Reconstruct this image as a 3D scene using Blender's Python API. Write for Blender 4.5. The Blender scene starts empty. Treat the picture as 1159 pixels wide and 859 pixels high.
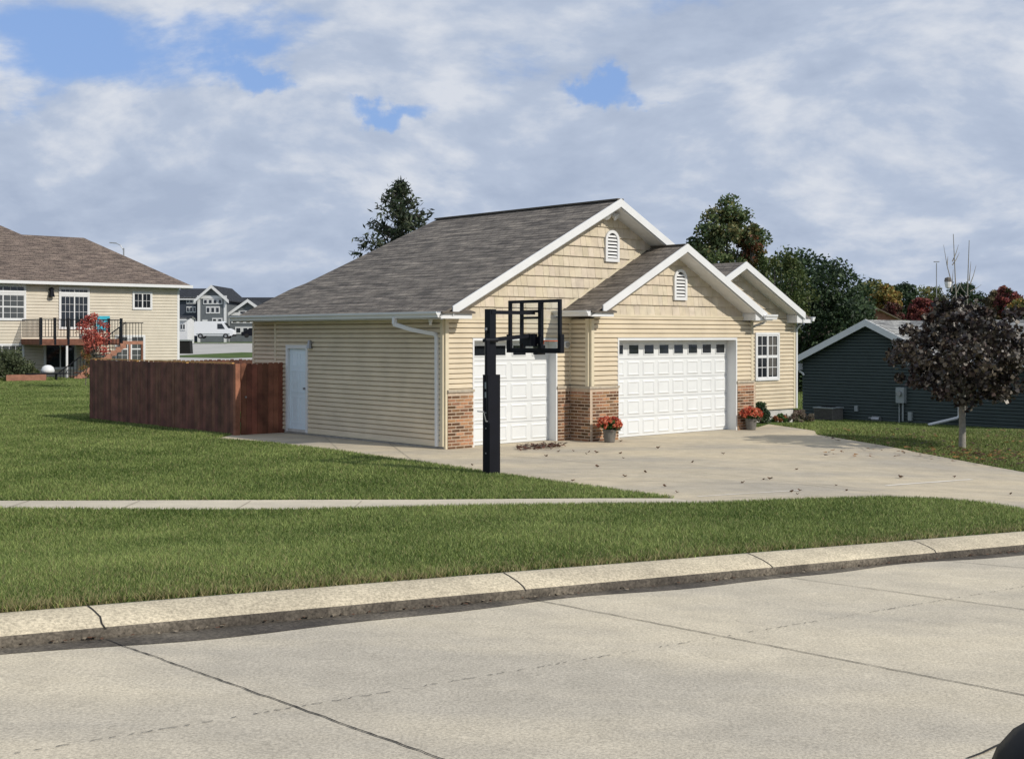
import bpy, bmesh, math, random
import numpy as np
from mathutils import Vector, Matrix
random.seed(7); rng = np.random.default_rng(7)
R = math.radians
# ---------------------------------------------------------------- camera, sky, sun, exposure
scn = bpy.context.scene
F = 1450.0; CX = 579.5; HY = 380.0
cam_d = bpy.data.cameras.new('camera'); cam = bpy.data.objects.new('camera', cam_d)
scn.collection.objects.link(cam); scn.camera = cam
cam.location = (0, 0, 0); cam.rotation_euler = (R(90), 0, 0)
cam_d.sensor_width = 36; cam_d.lens = 36*F/1159; cam_d.shift_y = -49.5/1159
cam_d.clip_start = .05; cam_d.clip_end = 4000
scn.view_settings.view_transform = 'Standard'; scn.view_settings.look = 'None'
scn.view_settings.exposure = 0.0; scn.view_settings.gamma = 1
SUNV = Vector((1.19, -.745, 1.0)).normalized()
SUN_EL = math.asin(SUNV.z); SUN_AZ = math.atan2(SUNV.x, SUNV.y)
sd = bpy.data.lights.new('sun', 'SUN'); sun = bpy.data.objects.new('sun', sd); scn.collection.objects.link(sun)
sd.energy = 3.6; sd.angle = R(.6); sd.color = (1.0, .93, .83)
sun.rotation_euler = (-SUNV).to_track_quat('-Z', 'Y').to_euler(); sun.location = (30, -20, 40)

def build_world():
    w = bpy.data.worlds.new('World'); scn.world = w; w.use_nodes = True
    N = w.node_tree.nodes; L = w.node_tree.links; N.clear()
    def n(t, **k):
        o = N.new(t)
        for a, b in k.items(): setattr(o, a, b)
        return o
    def math_(op, a, b=None, c=None, clamp=False):
        o = n('ShaderNodeMath', operation=op, use_clamp=clamp)
        for i, x in enumerate((a, b, c)):
            if x is None: continue
            if isinstance(x, (int, float)): o.inputs[i].default_value = x
            else: L.new(x, o.inputs[i])
        return o.outputs[0]
    def mixc(f, a, b):
        o = n('ShaderNodeMix', data_type='RGBA'); 
        if isinstance(f, float): o.inputs[0].default_value = f
        else: L.new(f, o.inputs[0])
        for i, x in ((6, a), (7, b)):
            if isinstance(x, tuple): o.inputs[i].default_value = (*x, 1)
            else: L.new(x, o.inputs[i])
        return o.outputs[2]
    out = n('ShaderNodeOutputWorld'); bg = n('ShaderNodeBackground'); bg.inputs[1].default_value = .1
    L.new(bg.outputs[0], out.inputs[0])
    sky = n('ShaderNodeTexSky', sky_type='NISHITA'); sky.sun_disc = False
    sky.sun_elevation = SUN_EL; sky.sun_rotation = SUN_AZ; sky.altitude = 200; sky.dust_density = .6; sky.ozone_density = 2.0
    tc = n('ShaderNodeTexCoord'); sep = n('ShaderNodeSeparateXYZ'); L.new(tc.outputs['Generated'], sep.inputs[0])
    z = math_('MAXIMUM', sep.outputs[2], 0.0); zz = math_('ADD', z, .30); zs_ = math_('ADD', math_('MULTIPLY', z, 1.0), .42)
    px = math_('DIVIDE', sep.outputs[0], zz); py = math_('DIVIDE', sep.outputs[1], zz)
    comb = n('ShaderNodeCombineXYZ'); L.new(math_('DIVIDE', sep.outputs[0], zs_), comb.inputs[0]); L.new(math_('DIVIDE', sep.outputs[1], zs_), comb.inputs[1]); L.new(math_('MULTIPLY', math_('LOGARITHM', math_('ADD', z, .12), 2.718), .42), comb.inputs[2])
    def noise(scale, det, off=(0, 0, 0), rough=.55, dist=0.0):
        mp = n('ShaderNodeMapping'); L.new(comb.outputs[0], mp.inputs[0]); mp.inputs[1].default_value = off
        t = n('ShaderNodeTexNoise', noise_dimensions='3D'); L.new(mp.outputs[0], t.inputs[0])
        t.inputs['Scale'].default_value = scale; t.inputs['Detail'].default_value = det
        t.inputs['Roughness'].default_value = rough; t.inputs['Distortion'].default_value = dist
        return t.outputs[0]
    base = noise(2.7, 12, (3.1, 1.7, .4), .58, .2)
    shift = noise(2.7, 8, (3.1+.035, 1.7+.02, .4+.045), .54, .2)
    big = noise(1.3, 3, (9.3, 4.1, 2.2))
    # thin patches where blue shows: directions of the openings in the cloud deck
    wn = n('ShaderNodeTexNoise'); L.new(tc.outputs['Generated'], wn.inputs[0]); wn.inputs['Scale'].default_value = 14; wn.inputs['Detail'].default_value = 6; wn.inputs['Roughness'].default_value = .6
    wsub = n('ShaderNodeVectorMath', operation='SUBTRACT'); L.new(wn.outputs['Color'], wsub.inputs[0]); wsub.inputs[1].default_value = (.5, .5, .5)
    wsc = n('ShaderNodeVectorMath', operation='SCALE'); L.new(wsub.outputs[0], wsc.inputs[0]); wsc.inputs['Scale'].default_value = .11
    wad = n('ShaderNodeVectorMath', operation='ADD'); L.new(tc.outputs['Generated'], wad.inputs[0]); L.new(wsc.outputs[0], wad.inputs[1])
    holes = None
    for (hx, hy, rad, amt) in ((470, 118, .060, .38), (400, 130, .032, .34), (300, 85, .032, .36), (705, 112, .035, .32), (735, 128, .022, .25), (672, 100, .03, .2), (150, 70, .13, .075), (640, 45, .10, .07), (20, 30, .12, .08), (30, 150, .05, .12)):
        dv = Vector(((hx-CX)/F, 1, (HY-hy)/F)).normalized()
        vm = n('ShaderNodeVectorMath', operation='SUBTRACT'); L.new(wad.outputs[0], vm.inputs[0]); vm.inputs[1].default_value = dv
        sc = n('ShaderNodeVectorMath', operation='MULTIPLY'); L.new(vm.outputs[0], sc.inputs[0]); sc.inputs[1].default_value = (1, 1, 2.3)
        ln = n('ShaderNodeVectorMath', operation='LENGTH'); L.new(sc.outputs[0], ln.inputs[0])
        g = math_('DIVIDE', ln.outputs['Value'], rad); g = math_('MULTIPLY', g, g); g = math_('MULTIPLY', g, -1.0); g = math_('EXPONENT', g)
        g = math_('MULTIPLY', g, amt)
        holes = g if holes is None else math_('ADD', holes, g)
    dens = math_('ADD', math_('ADD', math_('MULTIPLY', base, 1.9), -.45), math_('MULTIPLY', math_('SUBTRACT', big, .5), .25))
    low = math_('MULTIPLY', math_('MAXIMUM', math_('SUBTRACT', .13, z), 0.0), 2.6)
    dens = math_('SUBTRACT', math_('ADD', math_('ADD', dens, .12), low), math_('MULTIPLY', holes, 1.15))
    mr = n('ShaderNodeMapRange', interpolation_type='SMOOTHERSTEP'); L.new(dens, mr.inputs[0])
    mr.inputs[1].default_value = .18; mr.inputs[2].default_value = .50
    relief = math_('SUBTRACT', base, shift)
    li = math_('ADD', math_('MULTIPLY', relief, 5.2), math_('MULTIPLY', math_('SUBTRACT', .64, dens), .45))
    li = math_('ADD', li, .47, clamp=True)
    cr = n('ShaderNodeValToRGB'); L.new(li, cr.inputs[0])
    e = cr.color_ramp.elements; e[0].position = .0; e[0].color = (.37, .435, .56, 1)
    e[1].position = 1; e[1].color = (.73, .75, .79, 1)
    m = e.new(.5); m.color = (.465, .53, .65, 1)
    sc = n('ShaderNodeVectorMath', operation='SCALE'); L.new(cr.outputs[0], sc.inputs[0]); sc.inputs['Scale'].default_value = 10.0
    bl = mixc(.35, (1.7, 3.6, 8.2), sky.outputs[0])
    # the upper clear part of the sky carries a thin veil
    col = mixc(mr.outputs[0], bl, sc.outputs[0])
    veil = mixc(.22, col, (4.9, 5.9, 7.8))
    L.new(veil, bg.inputs[0])
build_world()
scn.render.film_transparent = False
if hasattr(scn, 'cycles'):
    scn.cycles.max_bounces = 6; scn.cycles.transparent_max_bounces = 8
# ---------------------------------------------------------------- frames and terrain
AH = R(42); OX, OY = -1.33, 25.2
UX, UY = math.cos(AH), math.sin(AH); VX, VY = -math.sin(AH), math.cos(AH)
def loc(x, y): return ((x-OX)*UX+(y-OY)*UY, (x-OX)*VX+(y-OY)*VY)
def wor(u, v): return (OX+u*UX+v*VX, OY+u*UY+v*VY)
def sstep(t): t = np.clip(t, 0, 1); return t*t*(3-2*t)
def H(x, y):
    x = np.asarray(x, float); y = np.asarray(y, float)
    u, v = loc(x, y)
    P = -1.55-.03*np.clip(x, -14, 16)-.03*np.clip(y, -4, 24)
    w = sstep((v+12)/7.0)
    z = P*(1-w)-2.24*w
    z = z-.80*sstep((u-10.5)/12)*sstep((v+9)/8)
    z = z+np.clip(y-76, 0, 150)*.0172+1.2*sstep((y-240)/200)
    z = z-.06*sstep((-u-14)/20)*sstep((v+5)/10)
    return z
def unp(px, py, off=0.0):
    dx, dz = (px-CX)/F, (HY-py)/F
    a, b = 2.0, 2.0
    while b < 600:
        if dz*b < float(H(dx*b, b))+off: break
        a = b; b += .25
    for _ in range(30):
        m = (a+b)/2
        if dz*m < float(H(dx*m, m))+off: b = m
        else: a = m
    return (dx*b, b)
col0 = scn.collection
# ---------------------------------------------------------------- materials
def newmat(name):
    m = bpy.data.materials.new(name); m.use_nodes = True
    nt = m.node_tree; return m, nt.nodes, nt.links, nt.nodes['Principled BSDF']
def M(name, c, rough=.6, var=.12, scale=6, bump=0, bscale=60, spec=.4, metal=0, attr=None, coords='Object', c2=None, detail=5):
    m, N, L, P = newmat(name)
    tc = N.new('ShaderNodeTexCoord'); ns = N.new('ShaderNodeTexNoise'); L.new(tc.outputs[coords], ns.inputs[0])
    ns.inputs['Scale'].default_value = scale; ns.inputs['Detail'].default_value = detail
    cr = N.new('ShaderNodeValToRGB'); L.new(ns.outputs[0], cr.inputs[0])
    lo = tuple(x*(1-var) for x in c) if c2 is None else c2
    hi = tuple(min(1, x*(1+var)) for x in c) if c2 is None else c
    cr.color_ramp.elements[0].position = .32; cr.color_ramp.elements[1].position = .68
    cr.color_ramp.elements[0].color = (*lo, 1); cr.color_ramp.elements[1].color = (*hi, 1)
    src = cr.outputs[0]
    if attr:
        at = N.new('ShaderNodeAttribute'); at.attribute_name = attr
        mx = N.new('ShaderNodeMix'); mx.data_type = 'RGBA'; mx.blend_type = 'MULTIPLY'; mx.inputs[0].default_value = 1
        L.new(src, mx.inputs[6]); L.new(at.outputs['Color'], mx.inputs[7]); src = mx.outputs[2]
    L.new(src, P.inputs['Base Color'])
    P.inputs['Roughness'].default_value = rough; P.inputs['Specular IOR Level'].default_value = spec; P.inputs['Metallic'].default_value = metal
    if bump:
        n2 = N.new('ShaderNodeTexNoise'); L.new(tc.outputs[coords], n2.inputs[0]); n2.inputs['Scale'].default_value = bscale; n2.inputs['Detail'].default_value = 4
        bp = N.new('ShaderNodeBump'); bp.inputs['Strength'].default_value = bump; bp.inputs['Distance'].default_value = .02
        L.new(n2.outputs[0], bp.inputs['Height']); L.new(bp.outputs[0], P.inputs['Normal'])
    return m
def shingle_mat(name, c1, c2, c3):
    m, N, L, P = newmat(name)
    uv = N.new('ShaderNodeUVMap'); br = N.new('ShaderNodeTexBrick'); L.new(uv.outputs[0], br.inputs[0])
    ns0 = N.new('ShaderNodeTexNoise'); L.new(uv.outputs[0], ns0.inputs[0]); ns0.inputs['Scale'].default_value = 3.0
    br.inputs['Scale'].default_value = 1; br.inputs['Brick Width'].default_value = .27; br.inputs['Row Height'].default_value = .143
    br.inputs['Mortar Size'].default_value = .016; br.inputs['Mortar Smooth'].default_value = .3; br.offset = .37; br.squash = 1.4; br.squash_frequency = 3
    br.inputs['Color1'].default_value = (*c1, 1); br.inputs['Color2'].default_value = (*c2, 1); br.inputs['Mortar'].default_value = (*[x*.25 for x in c2], 1)
    br2 = N.new('ShaderNodeTexBrick'); L.new(uv.outputs[0], br2.inputs[0]); br2.offset = .61
    br2.inputs['Scale'].default_value = 1; br2.inputs['Brick Width'].default_value = .43; br2.inputs['Row Height'].default_value = .143
    br2.inputs['Mortar Size'].default_value = 0; br2.inputs['Color1'].default_value = (*c3, 1); br2.inputs['Color2'].default_value = (*c1, 1)
    mx = N.new('ShaderNodeMix'); mx.data_type = 'RGBA'; mx.inputs[0].default_value = .45; L.new(br.outputs[0], mx.inputs[6]); L.new(br2.outputs[0], mx.inputs[7])
    ns = N.new('ShaderNodeTexNoise'); mp = N.new('ShaderNodeMapping'); mp.inputs[3].default_value = (.8, 5, 1)
    L.new(uv.outputs[0], mp.inputs[0]); L.new(mp.outputs[0], ns.inputs[0]); ns.inputs['Scale'].default_value = 1.6; ns.inputs['Detail'].default_value = 6
    cr = N.new('ShaderNodeValToRGB'); L.new(ns.outputs[0], cr.inputs[0]); cr.color_ramp.elements[0].position = .35; cr.color_ramp.elements[1].position = .66
    cr.color_ramp.elements[0].color = (.50, .49, .49, 1); cr.color_ramp.elements[1].color = (1.45, 1.41, 1.34, 1)
    m2 = N.new('ShaderNodeMix'); m2.data_type = 'RGBA'; m2.blend_type = 'MULTIPLY'; m2.inputs[0].default_value = 1
    L.new(mx.outputs[2], m2.inputs[6]); L.new(cr.outputs[0], m2.inputs[7])
    gr = N.new('ShaderNodeTexNoise'); L.new(uv.outputs[0], gr.inputs[0]); gr.inputs['Scale'].default_value = 45; gr.inputs['Detail'].default_value = 3
    cg = N.new('ShaderNodeValToRGB'); L.new(gr.outputs[0], cg.inputs[0]); cg.color_ramp.elements[0].position = .35; cg.color_ramp.elements[1].position = .65
    cg.color_ramp.elements[0].color = (.7, .7, .7, 1); cg.color_ramp.elements[1].color = (1.25, 1.25, 1.25, 1)
    m3 = N.new('ShaderNodeMix'); m3.data_type = 'RGBA'; m3.blend_type = 'MULTIPLY'; m3.inputs[0].default_value = 1
    L.new(m2.outputs[2], m3.inputs[6]); L.new(cg.outputs[0], m3.inputs[7]); L.new(m3.outputs[2], P.inputs['Base Color'])
    P.inputs['Roughness'].default_value = .85; P.inputs['Specular IOR Level'].default_value = .25
    bp = N.new('ShaderNodeBump'); bp.inputs['Strength'].default_value = .9; bp.inputs['Distance'].default_value = .045
    b3 = N.new('ShaderNodeMath'); b3.operation = 'SUBTRACT'; L.new(ns.outputs[0], b3.inputs[0]); L.new(br.outputs['Fac'], b3.inputs[1]); L.new(b3.outputs[0], bp.inputs['Height'])
    L.new(bp.outputs[0], P.inputs['Normal'])
    return m
def concrete_mat(name, c, stain, fine=180, var=.18, agg=.25, coords='Object'):
    m, N, L, P = newmat(name)
    tc = N.new('ShaderNodeTexCoord')
    def ns(s, d, st=(1, 1, 1), r=.55):
        mp = N.new('ShaderNodeMapping'); mp.inputs[3].default_value = st; L.new(tc.outputs[coords], mp.inputs[0])
        t = N.new('ShaderNodeTexNoise'); t.inputs['Scale'].default_value = s; t.inputs['Detail'].default_value = d; t.inputs['Roughness'].default_value = r
        L.new(mp.outputs[0], t.inputs[0]); return t.outputs[0]
    def ramp(f, a, b, p0, p1):
        cr = N.new('ShaderNodeValToRGB'); L.new(f, cr.inputs[0]); cr.color_ramp.elements[0].position = p0; cr.color_ramp.elements[1].position = p1
        cr.color_ramp.elements[0].color = (*a, 1); cr.color_ramp.elements[1].color = (*b, 1); return cr.outputs[0]
    def mul(a, b):
        x = N.new('ShaderNodeMix'); x.data_type = 'RGBA'; x.blend_type = 'MULTIPLY'; x.inputs[0].default_value = 1; L.new(a, x.inputs[6]); L.new(b, x.inputs[7]); return x.outputs[2]
    a = ramp(ns(.35, 5, (1, 2.2, 1)), stain, c, .35, .62)
    b = ramp(ns(3.2, 6), (1-var,)*3, (1+var*.6,)*3, .3, .7)
    g = ns(fine, 2, r=.7); gg = ramp(g, (1-agg,)*3, (1+agg,)*3, .3, .7)
    sp = N.new('ShaderNodeTexVoronoi'); L.new(tc.outputs[coords], sp.inputs[0]); sp.inputs['Scale'].default_value = 45
    ss = ramp(sp.outputs['Distance'], (.72, .70, .67), (1, 1, 1), .06, .16)
    L.new(mul(mul(mul(a, b), gg), ss), P.inputs['Base Color'])
    P.inputs['Roughness'].default_value = .85; P.inputs['Specular IOR Level'].default_value = .25
    bp = N.new('ShaderNodeBump'); bp.inputs['Strength'].default_value = .5; bp.inputs['Distance'].default_value = .006
    L.new(g, bp.inputs['Height']); L.new(bp.outputs[0], P.inputs['Normal'])
    return m
def leaf_mat(name, c, rough=.55, trans=.25):
    m, N, L, P = newmat(name)
    at = N.new('ShaderNodeAttribute'); at.attribute_name = 'Col'
    mx = N.new('ShaderNodeMix'); mx.data_type = 'RGBA'; mx.blend_type = 'MULTIPLY'; mx.inputs[0].default_value = 1
    mx.inputs[6].default_value = (*c, 1); L.new(at.outputs['Color'], mx.inputs[7])
    L.new(mx.outputs[2], P.inputs['Base Color']); P.inputs['Roughness'].default_value = rough; P.inputs['Specular IOR Level'].default_value = .35
    if trans:
        t = N.new('ShaderNodeBsdfTranslucent'); L.new(mx.outputs[2], t.inputs[0]); s = N.new('ShaderNodeMixShader'); s.inputs[0].default_value = trans
        L.new(P.outputs[0], s.inputs[1]); L.new(t.outputs[0], s.inputs[2]); L.new(s.outputs[0], N['Material Output'].inputs[0])
    return m
def glass_mat(name, c=(.015, .018, .022), rough=.06):
    m, N, L, P = newmat(name)
    P.inputs['Base Color'].default_value = (*c, 1); P.inputs['Roughness'].default_value = rough; P.inputs['Specular IOR Level'].default_value = .7
    tc = N.new('ShaderNodeTexCoord'); ns = N.new('ShaderNodeTexNoise'); L.new(tc.outputs['Object'], ns.inputs[0]); ns.inputs['Scale'].default_value = 1.3
    bp = N.new('ShaderNodeBump'); bp.inputs['Strength'].default_value = .12; bp.inputs['Distance'].default_value = .05; L.new(ns.outputs[0], bp.inputs['Height']); L.new(bp.outputs[0], P.inputs['Normal'])
    return m
mt = {}
mt['siding'] = M('siding_vinyl', (.645, .558, .415), .55, .07, 2.0, .12, 40, .35)
mt['shake'] = M('shake_vinyl', (.56, .49, .375), .65, .10, 5, .25, 55, .3, attr='Col')
mt['trim_tan'] = M('corner_trim', (.62, .55, .40), .5, .04)
mt['white'] = M('white_paint', (.68, .69, .69), .45, .03, 3)
mt['door_white'] = M('garage_door_steel', (.68, .70, .70), .5, .03, 2.5, .08, 90)
mt['soffit'] = M('soffit', (.66, .67, .68), .6, .05)
mt['bluewhite'] = M('pale_door_paint', (.70, .80, .86), .45, .03)
mt['roof'] = shingle_mat('shingle_grey', (.185, .166, .146), (.105, .096, .088), (.27, .242, .208))
mt['roof_brown'] = shingle_mat('shingle_brown', (.18, .143, .124), (.13, .105, .095), (.22, .18, .15))
mt['roof_pale'] = shingle_mat('shingle_pale', (.30, .31, .31), (.22, .23, .24), (.36, .37, .36))
mt['roof_slate'] = shingle_mat('shingle_slate', (.035, .04, .05), (.025, .03, .038), (.05, .055, .065))
mt['mortar'] = M('mortar', (.50, .40, .30), .9, .1, 20)
mt['brick'] = M('brick', (.225, .118, .066), .85, .18, 24, .4, 130, .2, attr='Col')
mt['stone'] = M('cap_stone', (.42, .37, .29), .85, .15, 15, .3, 90)
mt['found'] = M('foundation_concrete', (.50, .49, .46), .9, .15, 5, .3)
mt['glass'] = glass_mat('window_glass')
mt['glass2'] = glass_mat('window_glass_curtained', (.07, .075, .075), .12)
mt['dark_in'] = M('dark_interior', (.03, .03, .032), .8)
mt['black'] = M('black_paint', (.005, .006, .010), .45, .15, 4, 0, 60, .22)
mt['mirror_black'] = M('mirror_plastic', (.0025, .0025, .003), .55, .1, 4, 0, 60, .12)
mt['blackpad'] = M('black_padding', (.004, .005, .009), .65, .2, 4, .1, 30, .2)
mt['metal'] = M('grey_metal', (.35, .36, .37), .4, .08, 5, 0, 60, .5, .6)
mt['wood'] = M('stained_wood', (.165, .070, .044), .7, .35, 3, .3, 40, .3, attr='Col')
mt['wood_pale_lit'] = M('pale_lit_wood', (.52, .30, .10), .75, .2, 8, .3, 40)  # yellow colour carries the sunlit top of the fence
mt['wood_red'] = M('cedar_stain', (.33, .155, .10), .7, .2, 5, .2, 40)
mt['beige'] = M('beige_siding', (.60, .55, .45), .6, .05, 2, .1, 40)
mt['darksid'] = M('slate_siding', (.050, .068, .066), .6, .08, 2, .1, 40)
mt['darkgrey'] = M('grey_siding', (.13, .145, .155), .6, .08, 2, .1, 40)
mt['navy'] = M('navy_siding', (.045, .055, .075), .6, .08, 2, .1, 40)
mt['bark'] = M('bark', (.13, .115, .10), .9, .25, 14, .6, 50)
mt['bark_pale'] = M('bark_pale', (.25, .235, .20), .9, .2, 14, .5, 50)
mt['crack'] = M('joint_sealant', (.022, .02, .018), .9, .3, 30)
mt['lawn'] = M('lawn_soil', (.085, .128, .028), .95, .25, .8, .6, 30, .2, c2=(.045, .075, .017), detail=8)
mt['road'] = concrete_mat('road_concrete', (.57, .505, .38), (.43, .39, .315), 62, .10, .28)
mt['drive'] = concrete_mat('drive_concrete', (.53, .455, .325), (.39, .35, .28), 50, .12, .14)
mt['walk'] = concrete_mat('walk_concrete', (.58, .52, .40), (.48, .43, .34), 200, .08, .12)
mt['kerb'] = concrete_mat('kerb_concrete', (.54, .475, .345), (.42, .37, .275), 48, .16, .34)
mt['dirt'] = concrete_mat('gutter_dirt', (.15, .13, .10), (.05, .043, .036), 40, .45, .5)
mt['asphalt'] = M('far_road_concrete', (.40, .39, .36), .9, .1, .3)
mt['grass'] = leaf_mat('grass_blades', (1, 1, 1), .6, .3)
mt['leaf'] = leaf_mat('leaves', (1, 1, 1), .6, .25)
mt['leaf_gloss'] = leaf_mat('maroon_leaves', (1, 1, 1), .42, .12)
mt['pot'] = M('grey_pot', (.15, .14, .125), .8, .15, 12, .2)
mt['teal'] = M('teal_fabric', (.03, .36, .46), .6)
mt['van'] = M('van_paint', (.72, .74, .76), .35, .02)
mt['rubber'] = M('rubber', (.012, .012, .012), .8)
mt['red'] = M('red_stripe', (.5, .05, .03), .5)
mt['orange'] = M('rim_orange', (.65, .12, .03), .5)
mt['green'] = M('dark_green_lid', (.02, .06, .04), .5)
mt['greybox'] = M('grey_utility_box', (.30, .33, .33), .5, .06)
mt['mulch'] = M('mulch', (.10, .06, .04), .95, .3, 20, .6)
mt['net'] = M('net_white', (.75, .74, .72), .8)
def acryl():
    m, N, L, P = newmat('clear_acrylic')
    g = N.new('ShaderNodeBsdfTransparent'); g.inputs[0].default_value = (.93, .95, .95, 1); gl = N.new('ShaderNodeBsdfGlossy'); gl.inputs[1].default_value = .05
    s = N.new('ShaderNodeMixShader'); s.inputs[0].default_value = .06; L.new(g.outputs[0], s.inputs[1]); L.new(gl.outputs[0], s.inputs[2]); L.new(s.outputs[0], N['Material Output'].inputs[0]); return m
mt['acrylic'] = acryl()
# ---------------------------------------------------------------- mesh helpers
class MB:
    def __init__(s): s.v = []; s.f = []; s.m = []; s.c = []; s.uv = []; s.ml = []
    def mi(s, name):
        if name not in s.ml: s.ml.append(name)
        return s.ml.index(name)
    def face(s, pts, mat, col=(1, 1, 1), uv=None):
        i = len(s.v); s.v += [tuple(p) for p in pts]; s.f.append(tuple(range(i, i+len(pts)))); s.m.append(s.mi(mat)); s.c.append(col)
        s.uv.append(uv if uv else [(0, 0)]*len(pts))
    def prism(s, p0, p1, w, h, mat, col=(1, 1, 1)):
        p0, p1, w, h = map(Vector, (p0, p1, w, h)); a = [p0, p0+w, p0+w+h, p0+h]; b = [p1, p1+w, p1+w+h, p1+h]
        s.face(a[::-1], mat, col); s.face(b, mat, col)
        for k in range(4): s.face([a[k], a[(k+1) % 4], b[(k+1) % 4], b[k]], mat, col)
    def box(s, x0, x1, y0, y1, z0, z1, mat, col=(1, 1, 1)): s.prism((x0, y0, z0), (x1, y0, z0), (0, y1-y0, 0), (0, 0, z1-z0), mat, col)
    def tube(s, pts, rad, mat, n=8, col=(1, 1, 1), cap=True):
        pts = [Vector(p) for p in pts]; rad = rad if isinstance(rad, (list, tuple)) else [rad]*len(pts)
        rings = []
        for i, p in enumerate(pts):
            d = (pts[min(i+1, len(pts)-1)]-pts[max(i-1, 0)]).normalized()
            a = d.cross(Vector((0, 0, 1))); a = a.normalized() if a.length > .05 else Vector((1, 0, 0)); b = d.cross(a).normalized()
            rings.append([p+(a*math.cos(2*math.pi*k/n)+b*math.sin(2*math.pi*k/n))*rad[i] for k in range(n)])
        for i in range(len(rings)-1):
            for k in range(n): s.face([rings[i][k], rings[i][(k+1) % n], rings[i+1][(k+1) % n], rings[i+1][k]], mat, col)
        if cap: s.face(rings[0][::-1], mat, col); s.face(rings[-1], mat, col)
    def lathe(s, c, prof, mat, n=20, col=(1, 1, 1)):
        for i in range(len(prof)-1):
            for k in range(n):
                a, b = 2*math.pi*k/n, 2*math.pi*(k+1)/n
                q = [(prof[i][0], a, prof[i][1]), (prof[i][0], b, prof[i][1]), (prof[i+1][0], b, prof[i+1][1]), (prof[i+1][0], a, prof[i+1][1])]
                s.face([(c[0]+r*math.cos(t), c[1]+r*math.sin(t), c[2]+z) for r, t, z in q], mat, col)
    def build(s, name, parent=None, smooth=False, merge=False):
        me = bpy.data.meshes.new(name); me.from_pydata(s.v, [], s.f)
        for k in s.ml: me.materials.append(mt[k])
        me.polygons.foreach_set('material_index', s.m)
        ca = me.color_attributes.new('Col', 'FLOAT_COLOR', 'CORNER'); uvl = me.uv_layers.new(name='UVMap')
        cc = []; uu = []
        for f, c, u in zip(s.f, s.c, s.uv):
            for k in range(len(f)): cc += [c[0], c[1], c[2], 1]; uu += [u[k][0], u[k][1]]
        ca.data.foreach_set('color', cc); uvl.data.foreach_set('uv', uu)
        if merge or smooth:
            bm = bmesh.new(); bm.from_mesh(me); bmesh.ops.remove_doubles(bm, verts=bm.verts, dist=1e-4); bmesh.ops.recalc_face_normals(bm, faces=bm.faces); bm.to_mesh(me); bm.free()
        if smooth:
            me.polygons.foreach_set('use_smooth', [True]*len(me.polygons))
        me.update(); o = bpy.data.objects.new(name, me); col0.objects.link(o)
        if parent: o.parent = parent
        return o
def tag(o, label=None, cat=None, group=None, kind=None):
    if label: o['label'] = label
    if cat: o['category'] = cat
    if group: o['group'] = group
    if kind: o['kind'] = kind
    return o
def thing(name, label, cat, at=(0, 0, 0), rz=0, group=None):
    o = bpy.data.objects.new(name, None); o.empty_display_size = .3; col0.objects.link(o); o.location = at; o.rotation_euler = (0, 0, rz)
    return tag(o, label, cat, group)
def copy_tree(o, parent=None):
    c = o.copy(); col0.objects.link(c); c.parent = parent
    for ch in [x for x in scn.objects if x.parent == o]: copy_tree(ch, c)
    return c
def clip(poly, hps):
    for (a, b, c) in hps:      # keep a*s+b*z+c>=0
        out = []
        for i in range(len(poly)):
            p, q = poly[i-1], poly[i]; fp = a*p[0]+b*p[1]+c; fq = a*q[0]+b*q[1]+c
            if (fp >= 0) != (fq >= 0):
                t = fp/(fp-fq); out.append((p[0]+(q[0]-p[0])*t, p[1]+(q[1]-p[1])*t))
            if fq >= 0: out.append(q)
        poly = out
        if len(poly) < 3: return None
    return poly
class PL:   # a vertical wall plane: origin (x,y), direction a along, n outward
    def __init__(s, o, a, n): s.o = o; s.a = a; s.n = n
    def p(s, t, z, off=0): return (s.o[0]+s.a[0]*t+s.n[0]*off, s.o[1]+s.a[1]*t+s.n[1]*off, z)
def fbox(mb, pl, s0, s1, z0, z1, o0, o1, mat, col=(1, 1, 1)):
    p = Vector(pl.p(s0, z0, o0)); mb.prism(p, Vector(pl.p(s1, z0, o0)), Vector(pl.p(s0, z0, o1))-p, (0, 0, z1-z0), mat, col)
def lap(mb, pl, s0, s1, z0, z1, mat, holes=(), ex=.10, hps=(), proud=.055):
    k = 0; z = z0
    while z < z1-1e-4:
        ze = min(z+ex, z1)
        br = sorted({z, ze, *[h for H_ in holes for h in (H_[2], H_[3]) if z < h < ze]})
        for a, b in zip(br[:-1], br[1:]):
            iv = [(s0, s1)]
            for h in holes:
                if h[2] < b-1e-5 and h[3] > a+1e-5:
                    nv = []
                    for l, r in iv:
                        if h[0] > l: nv.append((l, min(r, h[0])))
                        if h[1] < r: nv.append((max(l, h[1]), r))
                    iv = [q for q in nv if q[1]-q[0] > 1e-4]
            for l, r in iv:
                kz = z+ex*.60
                off = lambda zz: .003+proud if zz <= kz else .003+proud*max(0.0, 1-(zz-kz)/(ex*.40))**1.5
                for (c0, c1_) in ((a, min(b, kz)), (max(a, kz), b)):
                    if c1_-c0 < 1e-4: continue
                    P_ = clip([(l, c0), (r, c0), (r, c1_), (l, c1_)], hps) if hps else [(l, c0), (r, c0), (r, c1_), (l, c1_)]
                    if not P_: continue
                    mb.face([pl.p(s, zz, off(zz)) for s, zz in P_], mat)
                    if c0 == z:
                        bt = [s for s, zz in P_ if abs(zz-z) < 1e-6]
                        if len(bt) >= 2: mb.face([pl.p(min(bt), z, .002), pl.p(max(bt), z, .002), pl.p(max(bt), z, .003+proud), pl.p(min(bt), z, .003+proud)], mat)
        z += ex
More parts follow.
